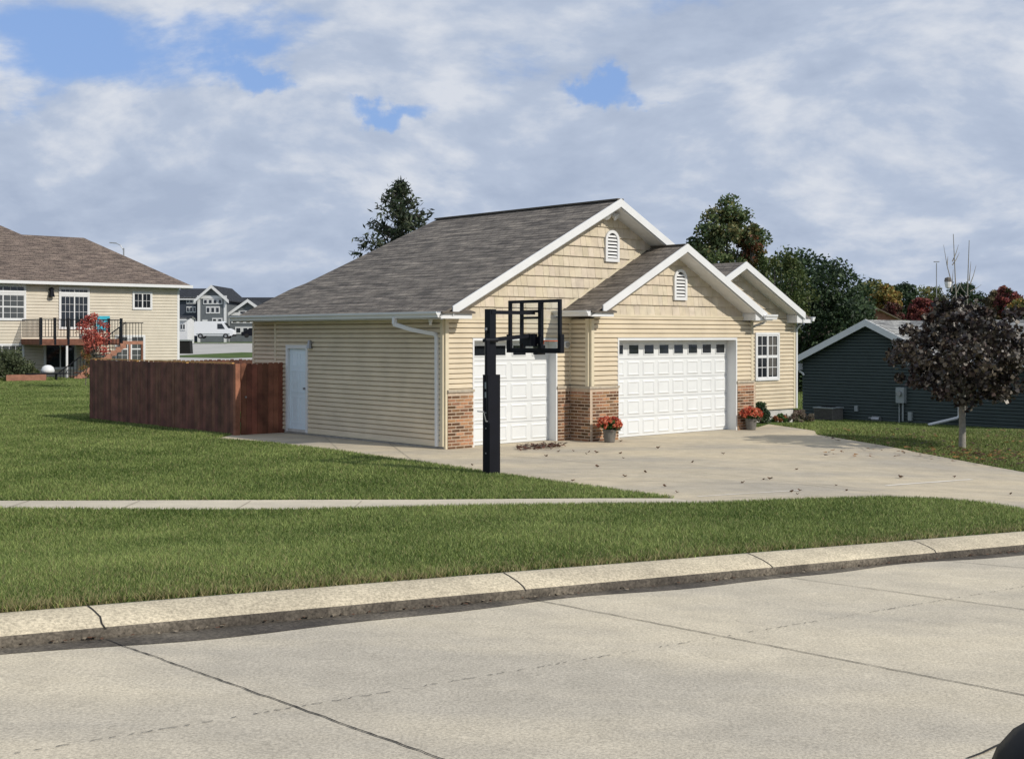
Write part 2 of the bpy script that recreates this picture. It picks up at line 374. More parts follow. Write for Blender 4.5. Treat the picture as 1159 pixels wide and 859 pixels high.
def shakes(mb, pl, s0, s1, z0, z1, hps=(), ex=.226, mat='shake'):
    z = z0; r = random.Random(3)
    while z < z1-1e-4:
        ze = min(z+ex, z1); s = s0-r.random()*.1
        while s < s1:
            w = r.choice((.13, .17, .2, .25)); g = .005; j = r.random()*.006; dz = r.random()*.004
            P_ = clip([(s+g, z-dz), (s+w, z-dz), (s+w, ze), (s+g, ze)], [(1, 0, -s0), (-1, 0, s1)]+list(hps))
            if P_:
                c = r.uniform(.92, 1.06); col = (c, c*r.uniform(.98, 1.01), c*r.uniform(.95, 1.03))
                of = lambda zz: .006+(.030+j)*(1-(zz-z)/ex)
                mb.face([pl.p(a, b, of(b)) for a, b in P_], mat, col)
                bt = [a for a, b in P_ if abs(b-(z-dz)) < 1e-5]
                if len(bt) >= 2: mb.face([pl.p(min(bt), z-dz, 0), pl.p(max(bt), z-dz, 0), pl.p(max(bt), z-dz, .036+j), pl.p(min(bt), z-dz, .036+j)], mat, col)
                for e in (min(a for a, b in P_), max(a for a, b in P_)):
                    ez = [b for a, b in P_ if abs(a-e) < 1e-5]
                    if len(ez) >= 2: mb.face([pl.p(e, min(ez), 0), pl.p(e, max(ez), 0), pl.p(e, max(ez), of(max(ez))), pl.p(e, min(ez), of(min(ez)))], mat, col)
            s += w
        z += ex
def bricks(mb, pl, s0, s1, z0, z1, off=.075):
    fbox(mb, pl, s0, s1, z0, z1, 0, off, 'mortar'); r = random.Random(int(s0*100)+5)
    k = 0; z = z0+.008
    while z+.052 < z1:
        s = s0-(k % 2)*.105
        while s < s1:
            a, b = max(s0+.0, s), min(s1-.0, s+.190)
            if b-a > .03:
                c = r.choice((.45, .6, .8, 1.0, 1.2, 1.5, 1.9)); col = (c, c*r.uniform(.95, 1.08), c*r.uniform(.9, 1.1))
                fbox(mb, pl, a, b, z, z+.045, off+.0005, off+.007, 'brick', col)
            s += .211
        z += .0665; k += 1
def uvslope(mb, pts, eave_dir, mat='roof', thick=.05, uvoff=(0, 0)):
    pts = [Vector(p) for p in pts]; nrm = (pts[1]-pts[0]).cross(pts[2]-pts[0]).normalized()
    if nrm.z < 0: pts = pts[::-1]; nrm = -nrm
    e = Vector(eave_dir).normalized(); up = nrm.cross(e); up = up if up.z > 0 else -up
    mb.face(pts, mat, uv=[(p.dot(e)+uvoff[0], p.dot(up)+uvoff[1]) for p in pts])
    bt = [p-Vector((0, 0, thick)) for p in pts]; mb.face(bt[::-1], 'soffit')
    for i in range(len(pts)): mb.face([pts[i-1], pts[i], bt[i], bt[i-1]], mat, uv=[(0, .07)]*4)
def window(parent, pl, s0, s1, z0, z1, sashes=1, cols=3, rows=2, hsplit=None, fr=.06, proud=.082, mat='white', glass='glass', name='window', munt=.018):
    mb = MB(); A = lambda a, b, c, d, o0=0, o1=proud, m=mat: fbox(mb, pl, a, b, c, d, o0, o1, m)
    A(s0-fr, s0, z0-fr, z1+fr, 0, proud+.012); A(s1, s1+fr, z0-fr, z1+fr, 0, proud+.012)
    A(s0, s1, z1, z1+fr, 0, proud+.012); A(s0-.001, s1+.001, z0-fr, z0, 0, proud+.02)
    w = (s1-s0)/sashes; sf = .035
    for k in range(sashes):
        a, b = s0+k*w, s0+(k+1)*w
        if k: A(a-.03, a+.03, z0, z1, 0, proud+.008)
        zs = [z0, z1] if not hsplit else [z0, z0+(z1-z0)*hsplit, z1]
        for c, d in zip(zs[:-1], zs[1:]):
            A(a, a+sf, c, d); A(b-sf, b, c, d); A(a+sf, b-sf, c, c+sf); A(a+sf, b-sf, d-sf, d)
            for i in range(1, cols): x = a+sf+(b-a-2*sf)*i/cols; A(x-munt/2, x+munt/2, c+sf, d-sf, 0, proud-.008)
            for i in range(1, rows): y = c+sf+(d-c-2*sf)*i/rows; A(a+sf, b-sf, y-munt/2, y+munt/2, 0, proud-.010)
    o = mb.build(name, parent)
    g = MB(); fbox(g, pl, s0+.005, s1-.005, z0+.005, z1-.005, .001, proud-.016, glass); g.build('pane', o)
    return o
def gable_rake(mb, pl_dir, p0, p1, h=.19, t=.03, mat='white'):
    # board from p0 (eave) to p1 (apex), hanging h below, thickness t along pl_dir
    mb.prism(p0, p1, Vector(pl_dir)*t, (0, 0, -h), mat)
# ---------------------------------------------------------------- kerb / road frame
K0 = unp(120, 722, -.14); K1 = unp(1060, 633, -.14)
kd = Vector((K1[0]-K0[0], K1[1]-K0[1])).normalized(); kn = Vector((-kd.y, kd.x))   # kn points to the lawn
def kw(s, t): return (K0[0]+kd.x*s+kn.x*t, K0[1]+kd.y*s+kn.y*t)
def kloc(x, y): return ((x-K0[0])*kd.x+(y-K0[1])*kd.y, (x-K0[0])*kn.x+(y-K0[1])*kn.y)
def sheet(name, poly, xs, ys, zf, mats, matf=None, frame=None):
    # one polygon cut by a grid and laid on the terrain
    bm = bmesh.new(); vs = [bm.verts.new((p[0], p[1], 0)) for p in poly]; bm.faces.new(vs)
    for ax, cuts in ((0, xs), (1, ys)):
        for c in cuts:
            co = [0, 0, 0]; no = [0, 0, 0]; co[ax] = c; no[ax] = 1
            bmesh.ops.bisect_plane(bm, geom=bm.verts[:]+bm.edges[:]+bm.faces[:], plane_co=co, plane_no=no, dist=1e-5)
    bmesh.ops.triangulate(bm, faces=[f for f in bm.faces if len(f.verts) > 4])
    for v in bm.verts: v.co.z = float(zf(v.co.x, v.co.y))
    bmesh.ops.recalc_face_normals(bm, faces=bm.faces)
    if sum(f.normal.z for f in bm.faces) < 0: bmesh.ops.reverse_faces(bm, faces=bm.faces)
    me = bpy.data.meshes.new(name); bm.to_mesh(me); bm.free(); me.polygons.foreach_set('use_smooth', [True]*len(me.polygons))
    for m in mats: me.materials.append(mt[m])
    o = bpy.data.objects.new(name, me); col0.objects.link(o); return o
def seq(a, b, st): return list(np.arange(a, b, st))
# lawn / terrain: everything beyond the kerb out to the horizon
far = 1500
A_ = kw(-400, .29); B_ = kw(400, .29)
xs = seq(-1400, -100, 100)+seq(-100, -30, 8)+seq(-30, 34, 1.0)+seq(34, 120, 8)+seq(120, 1400, 100)
ys = seq(-250, -10, 40)+seq(-10, 4, 4)+seq(4, 56, 1.0)+seq(56, 130, 5)+seq(130, 460, 15)+seq(500, 1500, 100)
def zl(x, y): return H(x, y)
lawn = sheet('ground', [A_, B_, (far, 350), (far, far), (-far, far), (-far, -300)], xs, ys, zl, ['lawn']); tag(lawn, kind='structure')
# road, with a frame of its own along the kerb
def zr(x, y): return H(x, y)-.14
road = sheet('road', [kw(-60, -.0), kw(60, -.0), kw(60, -14), kw(-60, -14)], seq(-30, 60, 1.5), seq(-40, 50, 1.5), zr, ['road']); tag(road, kind='structure')
g2 = sheet('ground_far_side', [kw(-200, -14), kw(200, -14), kw(200, -200), kw(-200, -200)], seq(-100, 200, 40), seq(-150, 100, 40), lambda x, y: H(x, y)-.10, ['lawn']); tag(g2, kind='structure')
# kerb
kb = MB(); prof = [(.34, -.2), (.34, .006), (.29, .010), (.21, .000), (.11, -.030), (.04, -.058), (.012, -.074), (0, -.088), (-.002, -.15)]
S = seq(-60, 60.1, .5)
for a, b in zip(S[:-1], S[1:]):
    for i in range(len(prof)-1):
        q = []
        for s, k in ((a, i), (a, i+1), (b, i+1), (b, i)):
            x, y = kw(s, prof[k][0]); q.append((x, y, float(H(x, y))+prof[k][1]))
        kb.face(q, 'kerb' if i < len(prof)-3 else 'dirt')
kerb = kb.build('kerb', smooth=True); tag(kerb, kind='structure')
# dirt stain in the gutter, wavy edge
r_ = random.Random(2); st = MB(); wv = lambda s: .19+.06*math.sin(s*.55+1.0)+.05*math.sin(s*1.37+.4)+.03*math.sin(s*3.1)
S = seq(-30, 40, .12)
for a, b in zip(S[:-1], S[1:]):
    q = []
    for s, t in ((a, -.003), (a, -wv(a)), (b, -wv(b)), (b, -.003)):
        x, y = kw(s, t); q.append((x, y, float(H(x, y))-.1375))
    st.face(q, 'dirt')
tag(st.build('gutter_stain'), kind='structure')
def strip(mb, p, q, w, zf, mat, jit=0, step=.15, taper=False, gaps=0):
    p, q = Vector(p), Vector(q); L_ = (q-p).length; d = (q-p)/L_; n = Vector((-d.y, d.x)); k = max(1, int(L_/step)); pr = None; o = 0
    for i in range(k+1):
        c = p+d*(L_*i/k)+n*(random.uniform(-jit, jit)); ww = w*random.uniform(.6, 1.3) if jit else w
        l, r = c+n*ww/2, c-n*ww/2
        cur = [(l.x, l.y, float(zf(l.x, l.y))), (r.x, r.y, float(zf(r.x, r.y)))]
        if pr and not (gaps and random.random() < gaps): mb.face([pr[0], pr[1], cur[1], cur[0]], mat)
        pr = cur
jn = MB(); zj = lambda x, y: H(x, y)-.1345
def ext(a, b, f): return (a[0]+(b[0]-a[0])*f, a[1]+(b[1]-a[1])*f)
for a, b in (((120, 724), (500, 859)), ((590, 676), (1159, 787)), ((872, 651), (1159, 690)), ((1062, 634), (1159, 643))):
    A1, B1 = unp(*a, -.14), unp(*b, -.14); strip(jn, A1, ext(A1, B1, 1.5), .010, zj, 'crack', .006, .06)
strip(jn, unp(1095, 859, -.14), unp(1159, 832, -.14), .02, zj, 'crack', .006)
A1, B1 = unp(0, 856, -.14), unp(870, 712, -.14); strip(jn, A1, ext(A1, B1, 1.8), .006, zj, 'crack', .007, .03, gaps=.55)
tag(jn.build('road_joints'), kind='structure')
kj = MB()
for (px, py) in ((120, 722), (592, 676), (872, 650), (1062, 633)):
    s, _ = kloc(*unp(px, py, -.14)); pr = None
    for t, z in ((0, -.085), (.012, -.070), (.04, -.054), (.11, -.026), (.21, .004), (.29, .014), (.34, .010)):
        sh = s+random.uniform(-.012, .012)+t*(-.05); w = .0055
        a = kw(sh-w, t); b = kw(sh+w, t); cur = [(a[0], a[1], float(H(*a))+z), (b[0], b[1], float(H(*b))+z)]
        if pr: kj.face([pr[0], pr[1], cur[1], cur[0]], 'crack')
        pr = cur
tag(kj.build('kerb_joints'), kind='structure')
# pavement and driveway
SW = [unp(0, 567.5), unp(760, 565.0)]; SWb = [unp(0, 577), unp(500, 574.3)]
swd = Vector((SW[1][0]-SW[0][0], SW[1][1]-SW[0][1])).normalized()
def ray2(p, d, k): return (p[0]+d.x*k, p[1]+d.y*k)
side_l = ray2(SW[0], swd, -40); side_lb = ray2(SWb[0], swd, -40)
swc = unp(800, 571)
walk_poly = [side_l, SW[0], unp(400, 566.3), unp(763, 564.8), swc, unp(540, 574.5), SWb[0], side_lb]
zc = lambda x, y: H(x, y)+.012
gx, gy = seq(-46, 40, .8), seq(-10, 50, .8)
walk = sheet('pavement', walk_poly, gx, gy, zc, ['walk']); tag(walk, kind='structure')
drive_px = [(763, 564.8), (640, 547.5), (540, 533), (400, 513.5), (300, 500.5), (245, 497)]
drive_poly = [unp(*p) for p in drive_px]+[unp(262, 493), wor(-.9, 6.2), wor(.2, 6.2), wor(.2, .3), wor(9.2, .3), unp(858, 484), unp(870, 480.5), unp(922, 488), unp(925, 492.5), unp(1040, 513), unp(1159, 535), unp(1500, 600)]+[ray2(unp(1159, 579), Vector((.9, -.1)), 3.5), unp(1159, 579), unp(1110, 570.5), unp(1060, 566), unp(1000, 563.7), unp(900, 567), swc]
drive = sheet('driveway', drive_poly, gx, gy, zc, ['drive']); tag(drive, kind='structure')
wid_w = (Vector(SW[0])-Vector(SWb[0])).dot(Vector((-swd.y, swd.x)))
dj = MB(); zd = lambda x, y: H(x, y)+.0165
def px_strip(a, b, w, mat='dirt', **k): strip(dj, unp(*a), unp(*b), w, zd, mat, .004, .3, **k)
mt['joint'] = M('control_joint', (.30, .265, .205), .9, .2); mt['joint_highlight'] = M('painted_highlight', (.66, .62, .54), .9, .08)
for a, b in (((560, 515), (1000, 556)), ((505, 515), (560, 515)), ((610, 543), (760, 546)), ((760, 546), (905, 549)), ((905, 549), (1010, 560)), ((765, 566), (1000, 562)), ((365, 493), (385, 511)), ((440, 502), (470, 524))):
    px_strip(a, b, .014, 'joint')
px_strip((1003, 550.5), (1100, 543.5), .07, 'joint_highlight'); px_strip((790, 563), (905, 556), .05, 'joint_highlight')  # pale strips paint a light highlight along the joints
wn_ = Vector((-swd.y, swd.x))
for k in range(-3, 4):
    c_ = ray2(SW[0], swd, k*1.5+.4); strip(dj, c_, (c_[0]-wn_.x*(wid_w-.02), c_[1]-wn_.y*(wid_w-.02)), .016, zd, 'joint')
tag(dj.build('driveway_joints'), kind='structure')
# distant road behind the fence
fr = sheet('far_road', [(-46, 104), (-20, 99), (8, 100), (10, 145), (20, 188), (-60, 188), (-52, 160), (-36, 132)], seq(-60, 30, 6), seq(98, 190, 6), lambda x, y: H(x, y)+.03, ['asphalt']); tag(fr, kind='structure')
isl = sheet('verge_island', [(-36.0, 128), (-27.5, 124), (-22, 130), (-24, 140), (-30, 142)], [], seq(120, 145, 5), lambda x, y: H(x, y)+.06, ['lawn']); tag(isl, kind='structure')
# ---------------------------------------------------------------- main house
G = 2.24
house = thing('ranch_house', 'tan ranch house with two white garage doors, brick piers and grey shingle roof', 'house', (OX, OY, -G), AH)
fr_ = PL((0, 0), (1, 0), (0, -1)); B_pl = PL((0, -.6), (1, 0), (0, -1)); C_pl = PL((0, .9), (1, 0), (0, -1))
side = PL((0, 0), (0, 1), (-1, 0)); ret = PL((3.47, 0), (0, -1), (-1, 0)); rec = PL((.10, 0), (0, 1), (-1, 0))
# wall slabs behind the siding
def wall_part(name, fn):
    mb = MB(); fn(mb); return mb.build(name, house)
def f(mb):
    lap(mb, fr_, .06, 3.47, .0, 2.58, 'siding', [(.68, 3.03, -1, 2.15)]); lap(mb, B_pl, 3.53, 8.97, 0, 2.67, 'siding', [(4.26, 8.36, -1, 2.15)])
wall_part('front_siding', f)
def f(mb):
    lap(mb, side, .06, 6.12, .10, 2.57, 'siding', [(4.82, 5.67, -1, 2.0)]); lap(mb, rec, 6.2, 7.3, .10, 2.57, 'siding')
wall_part('side_siding', f)
wall_part('return_siding', lambda mb: lap(mb, ret, .03, .57, 0, 2.6, 'siding'))
wall_part('window_wall_siding', lambda mb: lap(mb, C_pl, 8.97, 12.70, .30, 2.72, 'siding', []))
mb = MB()   # solid core of the house behind the cladding, so nothing is hollow
def core(x0, x1, y0, y1, z0, z1): mb.box(x0, x1, y0, y1, z0, z1, 'soffit')
core(.001, .68, .001, .25, 0, 2.55); core(3.03, 3.47, .001, .25, 0, 2.55); core(.68, 3.03, .001, .25, 2.16, 2.55)
core(.001, .25, .25, 4.82, .0, 2.55); core(.001, .25, 5.67, 6.2, 0, 2.55); core(.001, .25, 4.82, 5.67, 2.01, 2.55); core(.11, .3, 6.2, 7.34, 0, 2.55); core(.11, 8.9, 7.25, 7.33, 0, 2.55)
core(3.471, 4.26, -.599, -.3, 0, 2.6); core(8.36, 8.969, -.599, .89, 0, 2.6); core(4.26, 8.36, -.599, -.3, 2.16, 2.6)
core(3.471, 3.6, -.3, .2, 0, 2.6); core(8.97, 12.76, .901, 1.1, 0, 2.68); core(12.6, 12.76, 1.1, 8, 0, 2.6)
mb.build('wall', house)
for q in ((side, 0, 6.19, -.06, .10, -.05, .002), (C_pl, 8.97, 12.74, -.3, .30, -.05, .008), (rec, 6.2, 7.35, -.06, .10, -.05, .002)): wall_part('foundation', lambda mb: fbox(mb, *q, 'found'))
if 1:
    for pl, s0, s1, z0, z1 in ((fr_, -.022, .06, 0, 2.58), (side, -.022, .06, 0.06, 2.56), (side, 6.12, 6.2, 0.06, 2.56), (B_pl, 3.448, 3.53, 1.14, 2.6), (ret, .52, .6, 1.14, 2.6), (C_pl, 12.70, 12.78, .3, 2.72), (rec, 7.27, 7.35, .06, 2.56), (B_pl, 8.90, 8.985, 1.14, 2.67)):
        wall_part('corner_trim', lambda mb: fbox(mb, pl, s0, s1, z0, z1, .0, .064, 'trim_tan'))
    for q in ((fr_, .0, 3.47, 2.565, 2.60), (B_pl, 3.5, 8.97, 2.655, 2.69), (fr_, 3.40, 3.462, 1.2, 2.56), (side, 0.05, 4.78, .06, .10)): wall_part('trim_strip', lambda mb: fbox(mb, *q, 0, .066, 'trim_tan'))
# gable shakes
SL = .51
def f(mb):
    hp = [(-.51, -1, 5.21-.06+.51*4.56), (.51, -1, 5.21-.06-.51*4.56)]
    shakes(mb, fr_, 0, 8.9, 2.60, 5.2, hp)
    P_ = clip([(0, 2.58), (9, 2.58), (9, 5.3), (0, 5.3)], hp); mb.face([fr_.p(a, b, .001) for a, b in P_], 'shake')
wall_part('gable_shakes', f)
def f(mb):
    hp = [(-.52, -1, 4.26-.06+.52*6.08), (.52, -1, 4.26-.06-.52*6.08)]
    shakes(mb, B_pl, 3.47, 8.70, 2.69, 4.3, hp)
    P_ = clip([(3.47, 2.67), (8.97, 2.67), (8.97, 5.3), (3.47, 5.3)], hp); mb.face([B_pl.p(a, b, .001) for a, b in P_], 'shake')
wall_part('gable_shakes', f)
def f(mb):
    hp = [(-.5, -1, 4.09-.06+.5*10.2), (.5, -1, 4.09-.06-.5*10.2)]
    shakes(mb, C_pl, 7.6, 12.75, 2.72, 4.1, hp)
    P_ = clip([(7.6, 2.6), (12.78, 2.6), (12.78, 5.3), (7.6, 5.3)], hp); mb.face([C_pl.p(a, b, .001) for a, b in P_], 'shake')
wall_part('gable_shakes', f)
# roofs
zA = lambda u: 5.21-SL*abs(u-4.56)
def f(mb):
    uvslope(mb, [(-.5, -.45, zA(-.5)), (4.56, -.45, 5.21), (4.56, 5.9, 5.21), (1.22, 6.86, zA(1.22)), (.95, 7.10, zA(.95)), (-.5, 7.4, zA(-.5))], (0, 1, 0))
    uvslope(mb, [(4.56, -.45, 5.21), (6.35, -.45, zA(6.35)), (6.35, 0, zA(6.35)), (9.1, 0, zA(9.1)), (9.1, 7.4, zA(9.1)), (4.56, 5.9, 5.21)], (0, 1, 0))
    uvslope(mb, [(4.56, 5.9, 5.205), (1.22, 6.86, zA(1.22)-.005), (-.5, 7.4, zA(-.5)-.005), (9.1, 7.4, zA(9.1)-.005)], (1, 0, 0))
    mb.prism((4.46, -.46, 5.19), (4.46, 5.92, 5.19), (.2, 0, 0), (0, 0, .035), 'roof')
main_roof = wall_part('roof', f)
zB = lambda u: 4.27-.52*abs(u-6.08)
def f(mb):
    uvslope(mb, [(3.02, -1.05, zB(3.02)), (6.08, -1.05, 4.27), (6.08, .2, 4.27), (3.02, .02, zB(3.02))], (0, 1, 0), uvoff=(3.3, .04))
    uvslope(mb, [(9.14, -1.05, zB(9.14)), (6.08, -1.05, 4.27), (6.08, .2, 4.27), (9.14, .9, zB(9.14))], (0, 1, 0))
    mb.prism((6.0, -1.06, 4.25), (6.0, -.0, 4.25), (.16, 0, 0), (0, 0, .03), 'roof')
b_roof = wall_part('garage_gable_roof', f)
zC = lambda u: 4.10-.5*abs(u-10.2)
def f(mb):
    uvslope(mb, [(8.0, .5, zC(8.0)), (10.2, .5, 4.1), (10.2, 9, 4.1), (8.0, 9, zC(8.0))], (0, 1, 0))
    uvslope(mb, [(13.0, .5, zC(13.0)), (10.2, .5, 4.1), (10.2, 9, 4.1), (13.0, 9, zC(13.0))], (0, 1, 0))
c_roof = wall_part('window_gable_roof', f)
# flashing line where the small roof meets the big gable
wall_part('flashing', lambda mb: mb.prism((3.1, -.03, zB(3.1)+.01), (6.0, -.03, zB(6.0)+.01), (0, .02, 0), (0, 0, .06), 'trim_tan'))
# rake boards and raked soffits
def f(mb):
    e = .012
    for (za, apex, v, vw, l, r, sl) in ((zA, 4.56, -.45, .0, -.17, 6.33, SL), (zB, 6.08, -1.05, -.6, 3.38, 8.98, .52), (zC, 10.2, .5, .9, 8.0, 12.72, .5)):
        top = za(apex)+e
        for s in (l, r):
            mb.prism((s, v-.03, za(s)+e), (apex, v-.03, top), (0, .03, 0), (0, 0, -.175), 'white')
        for s in (l, r):
            mb.prism((s, v, za(s)-.17), (apex, v, za(apex)-.17), (0, vw-v, 0), (0, 0, -.015), 'soffit')
wall_part('rake_board', f)
# boxed eave returns at the feet of the gables
for (x0, x1, xr, v0, v1, z0, z1, zt) in ((-.45, .33, .03, -.45, .0, 2.57, 2.70, 2.87), (3.03, 3.72, 3.52, -1.05, -.6, 2.64, 2.75, 2.91), (8.80, 9.22, 9.0, -1.05, -.6, 2.60, 2.70, 2.80), (12.66, 13.04, 12.85, .5, .9, 2.58, 2.68, 2.78)):
    mb = MB(); mb.box(x0, x1, v0, v1, z0, z1, 'white')
    if x0 < 8:
        mb.face([(xr, v0-.05, z1+.004), (x1+.05, v0-.05, z1+.004), (x1-.14, v1-.001, zt), (xr, v1-.001, zt)], 'roof', uv=[(0, 0), (.5, 0), (.3, .3), (0, .3)]); mb.face([(x1+.05, v0-.05, z1+.004), (x1+.05, v1-.001, z1+.004), (x1-.14, v1-.001, zt)], 'roof', uv=[(0, 0), (.4, 0), (.3, .2)])
        mb.box(x0, x1+.05, v0-.05, v0, z1-.03, z1+.003, 'roof')
    mb.build('eave_return', house)
for (xa, xb, v0, v1, za, sl, zb) in ((8.60, 9.13, -1.02, -.6, zB, .52, 2.60), (12.42, 12.99, .53, .9, zC, .5, 2.58)):
    mb = MB(); p = [(xa, v0, zb), (xb, v0, zb), (xb, v0, za(xb)-.06), (xa, v0, za(xa)-.2)]; q_ = [(a_, v1, c_) for a_, _, c_ in p]
    mb.face(p, 'white'); mb.face(q_[::-1], 'white')
    for i in range(4): mb.face([p[i-1], p[i], q_[i], q_[i-1]], 'white')
    mb.build('boxed_soffit_end', house)
for q in ((-.44, .0, .0, 7.34, 2.565, 2.58), (3.03, 3.47, -.6, 0, 2.64, 2.655), (8.97, 9.13, -.6, .88, 2.58, 2.595), (12.78, 12.98, .9, 9, 2.58, 2.595)): wall_part('soffit', lambda mb: mb.box(*q, 'soffit'))
wall_part('fascia', lambda mb: mb.box(-.45, -.442, -.45, 7.38, 2.565, 2.64, 'white'))
def gutter(mb, p0, p1, out, mat='white'):
    out = Vector(out); P = [(0, .0), (0, -.11), (.07, -.115), (.085, -.06), (.115, -.035), (.118, .005), (.105, .005), (.105, -.02), (.01, -.02)]
    p0, p1 = Vector(p0), Vector(p1); a = [p0+out*x+Vector((0, 0, z)) for x, z in P]; b = [p1+out*x+Vector((0, 0, z)) for x, z in P]
    for i in range(len(P)): mb.face([a[i-1], a[i], b[i], b[i-1]], mat)
    mb.face(a, mat); mb.face(b[::-1], mat)
gm = MB(); gutter(gm, (-.452, -.45, 2.70), (-.452, 7.42, 2.70), (-1, 0, 0)); gm.build('gutter', house)
gm = MB(); gutter(gm, (3.02, -1.06, 2.76), (3.02, .0, 2.76), (-1, 0, 0)); gm.build('gutter', house)
gm = MB(); gutter(gm, (9.15, -1.08, 2.74), (9.15, .9, 2.74), (1, 0, 0)); gm.build('gutter', house); gm = MB(); gutter(gm, (9.27, -1.09, 2.735), (8.82, -1.09, 2.735), (0, -.7, 0)); gm.build('gutter', house)
gm = MB(); gutter(gm, (13.0, .44, 2.74), (13.0, 9, 2.74), (1, 0, 0)); gm.build('gutter', house)
def dsp(pts, w=.075):
    mb = MB()
    for a, b in zip(pts[:-1], pts[1:]):
        a, b = Vector(a), Vector(b); d = (b-a).normalized(); h = Vector((0, 1, 0)) if abs(d.y) < .8 else Vector((1, 0, 0)); sd_ = d.cross(h).normalized()
        mb.prism(a-sd_*w/2-h*w/2, b-sd_*w/2-h*w/2, sd_*w, h*w, 'white')
    mb.build('downspout', house)
dsp([(-.51, .95, 2.60), (-.51, .95, 2.47), (-.34, .60, 2.36), (-.065, .18, 2.27), (-.065, .15, 2.2), (-.065, .14, .06)])
dsp([(9.22, -.85, 2.62), (9.2, -.8, 2.55), (9.03, -.5, 2.42), (9.03, -.5, .2)], .05); dsp([(13.06, .8, 2.62), (12.84, .86, 2.42), (12.84, .86, .3)], .06)
# brick piers
def pier(parts, caps):
    mb = MB()
    for p in parts: bricks(mb, *p)
    o = mb.build('brick_pier', house); mc = MB()
    for c in caps: mc.box(*c, 'stone')
    mc.build('stone_cap', o)
pier([(fr_, .03, .68, 0, 1.12)], [(.02, .70, -.105, .0, 1.12, 1.17)])
ret2 = PL((3.385, 0), (0, -1), (-1, 0))
pier([(fr_, 3.03, 3.385, 0, 1.12), (PL((3.47, 0), (0, -1), (-1, 0)), .0, .675, 0, 1.12), (B_pl, 3.47, 4.26, 0, 1.12)], [(3.01, 3.37, -.10, 0, 1.12, 1.17), (3.37, 3.47, -.70, 0, 1.12, 1.17), (3.471, 4.28, -.70, -.6, 1.12, 1.17)])
pier([(B_pl, 8.36, 8.97, 0, 1.12), (PL((8.97, -.675), (0, 1), (1, 0)), 0, .5, 0, 1.12)], [(8.34, 8.99, -.70, -.6, 1.12, 1.17)])
# garage doors
def gdoor(pl, s0, s1, rec_, ncol, label):
    mb = MB(); zt = 2.14; f = lambda *a: fbox(mb, pl, *a)
    w = (s1-s0)/ncol; hr = zt/5
    f(s0-.0, s1+.0, 0.02, zt, -rec_-.04, -rec_, 'door_white')
    for c in range(ncol):
        for r in range(5):
            a, b, z0, z1 = s0+c*w, s0+(c+1)*w, .02+r*hr, .02+(r+1)*hr; z1 = min(z1, zt)
            m = .05; q = [(a+m, z0+m), (b-m, z0+m), (b-m, z1-m), (a+m, z1-m)]
            if r == 4: continue
            # raised panel with a bevelled moulding
            i1 = .035; q2 = [(a+m+i1, z0+m+i1), (b-m-i1, z0+m+i1), (b-m-i1, z1-m-i1), (a+m+i1, z1-m-i1)]
            i2 = .06; q3 = [(a+m+i2, z0+m+i2), (b-m-i2, z0+m+i2), (b-m-i2, z1-m-i2), (a+m+i2, z1-m-i2)]
            o0, o1, o2 = -rec_+.001, -rec_+.018, -rec_+.006
            for k in range(4):
                mb.face([pl.p(*q[k-1], o0), pl.p(*q[k], o0), pl.p(*q2[k], o1), pl.p(*q2[k-1], o1)], 'door_white')
                mb.face([pl.p(*q2[k-1], o1), pl.p(*q2[k], o1), pl.p(*q3[k], o2), pl.p(*q3[k-1], o2)], 'door_white')
            mb.face([pl.p(*x, o2) for x in q3], 'door_white')
    for r in range(1, 5): f(s0, s1, .02+r*hr-.004, .02+r*hr+.004, -rec_, -rec_+.002, 'metal')
    o = mb.build('garage_door', house)
    for c in range(ncol):
        a, b = s0+c*w, s0+(c+1)*w; g = MB(); ins = .075*w/.5; z0, z1 = .02+4*hr+.085, zt-.085
        fbox(g, pl, a+ins+.02, b-ins-.02, z0+.02, z1-.02, -rec_+.002, -rec_+.008, 'glass')
        for (p, q, y0, y1) in ((a+ins, b-ins, z0, z0+.02), (a+ins, b-ins, z1-.02, z1), (a+ins, a+ins+.02, z0+.02, z1-.02), (b-ins-.02, b-ins, z0+.02, z1-.02)): fbox(g, pl, p, q, y0, y1, -rec_, -rec_+.016, 'door_white')
        g.build('door_window', o)
    fm = MB()   # jambs
    fbox(fm, pl, s0-.04, s0, 0, zt+.05, -rec_, .064, 'white'); fbox(fm, pl, s1, s1+.04, 0, zt+.05, -rec_, .064, 'white'); fbox(fm, pl, s0, s1, zt, zt+.05, -rec_, .064, 'white')
    fm.build('door_jamb', o)
    return o
gdoor(fr_, .72, 2.99, .17, 4, None); gdoor(B_pl, 4.30, 8.32, .22, 8, None)
# side door
sdm = MB(); fbox(sdm, side, 4.87, 5.62, .12, 1.95, -.03, .0, 'bluewhite')
for (a, b) in ((4.95, 5.20), (5.29, 5.54)):
    for (c, d) in ((.25, .85), (.95, 1.45), (1.55, 1.85)):
        for e in ((a, b, c, c+.02), (a, b, d-.02, d), (a, a+.02, c+.02, d-.02), (b-.02, b, c+.02, d-.02)): fbox(sdm, side, *e, .0, .007, 'bluewhite')
sdo = sdm.build('side_door', house)
k = MB(); k.tube([side.p(4.95, 1.05, .0), side.p(4.95, 1.05, .07)], .028, 'metal'); k.build('door_knob', sdo)
k = MB(); fbox(k, side, 4.79, 4.87, .06, 2.03, -.02, .068, 'white'); fbox(k, side, 5.62, 5.70, .06, 2.03, -.02, .068, 'white'); fbox(k, side, 4.87, 5.62, 1.95, 2.03, -.02, .068, 'white'); fbox(k, side, 4.85, 5.64, .06, .12, -.02, .06, 'found'); k.build('door_frame', sdo)
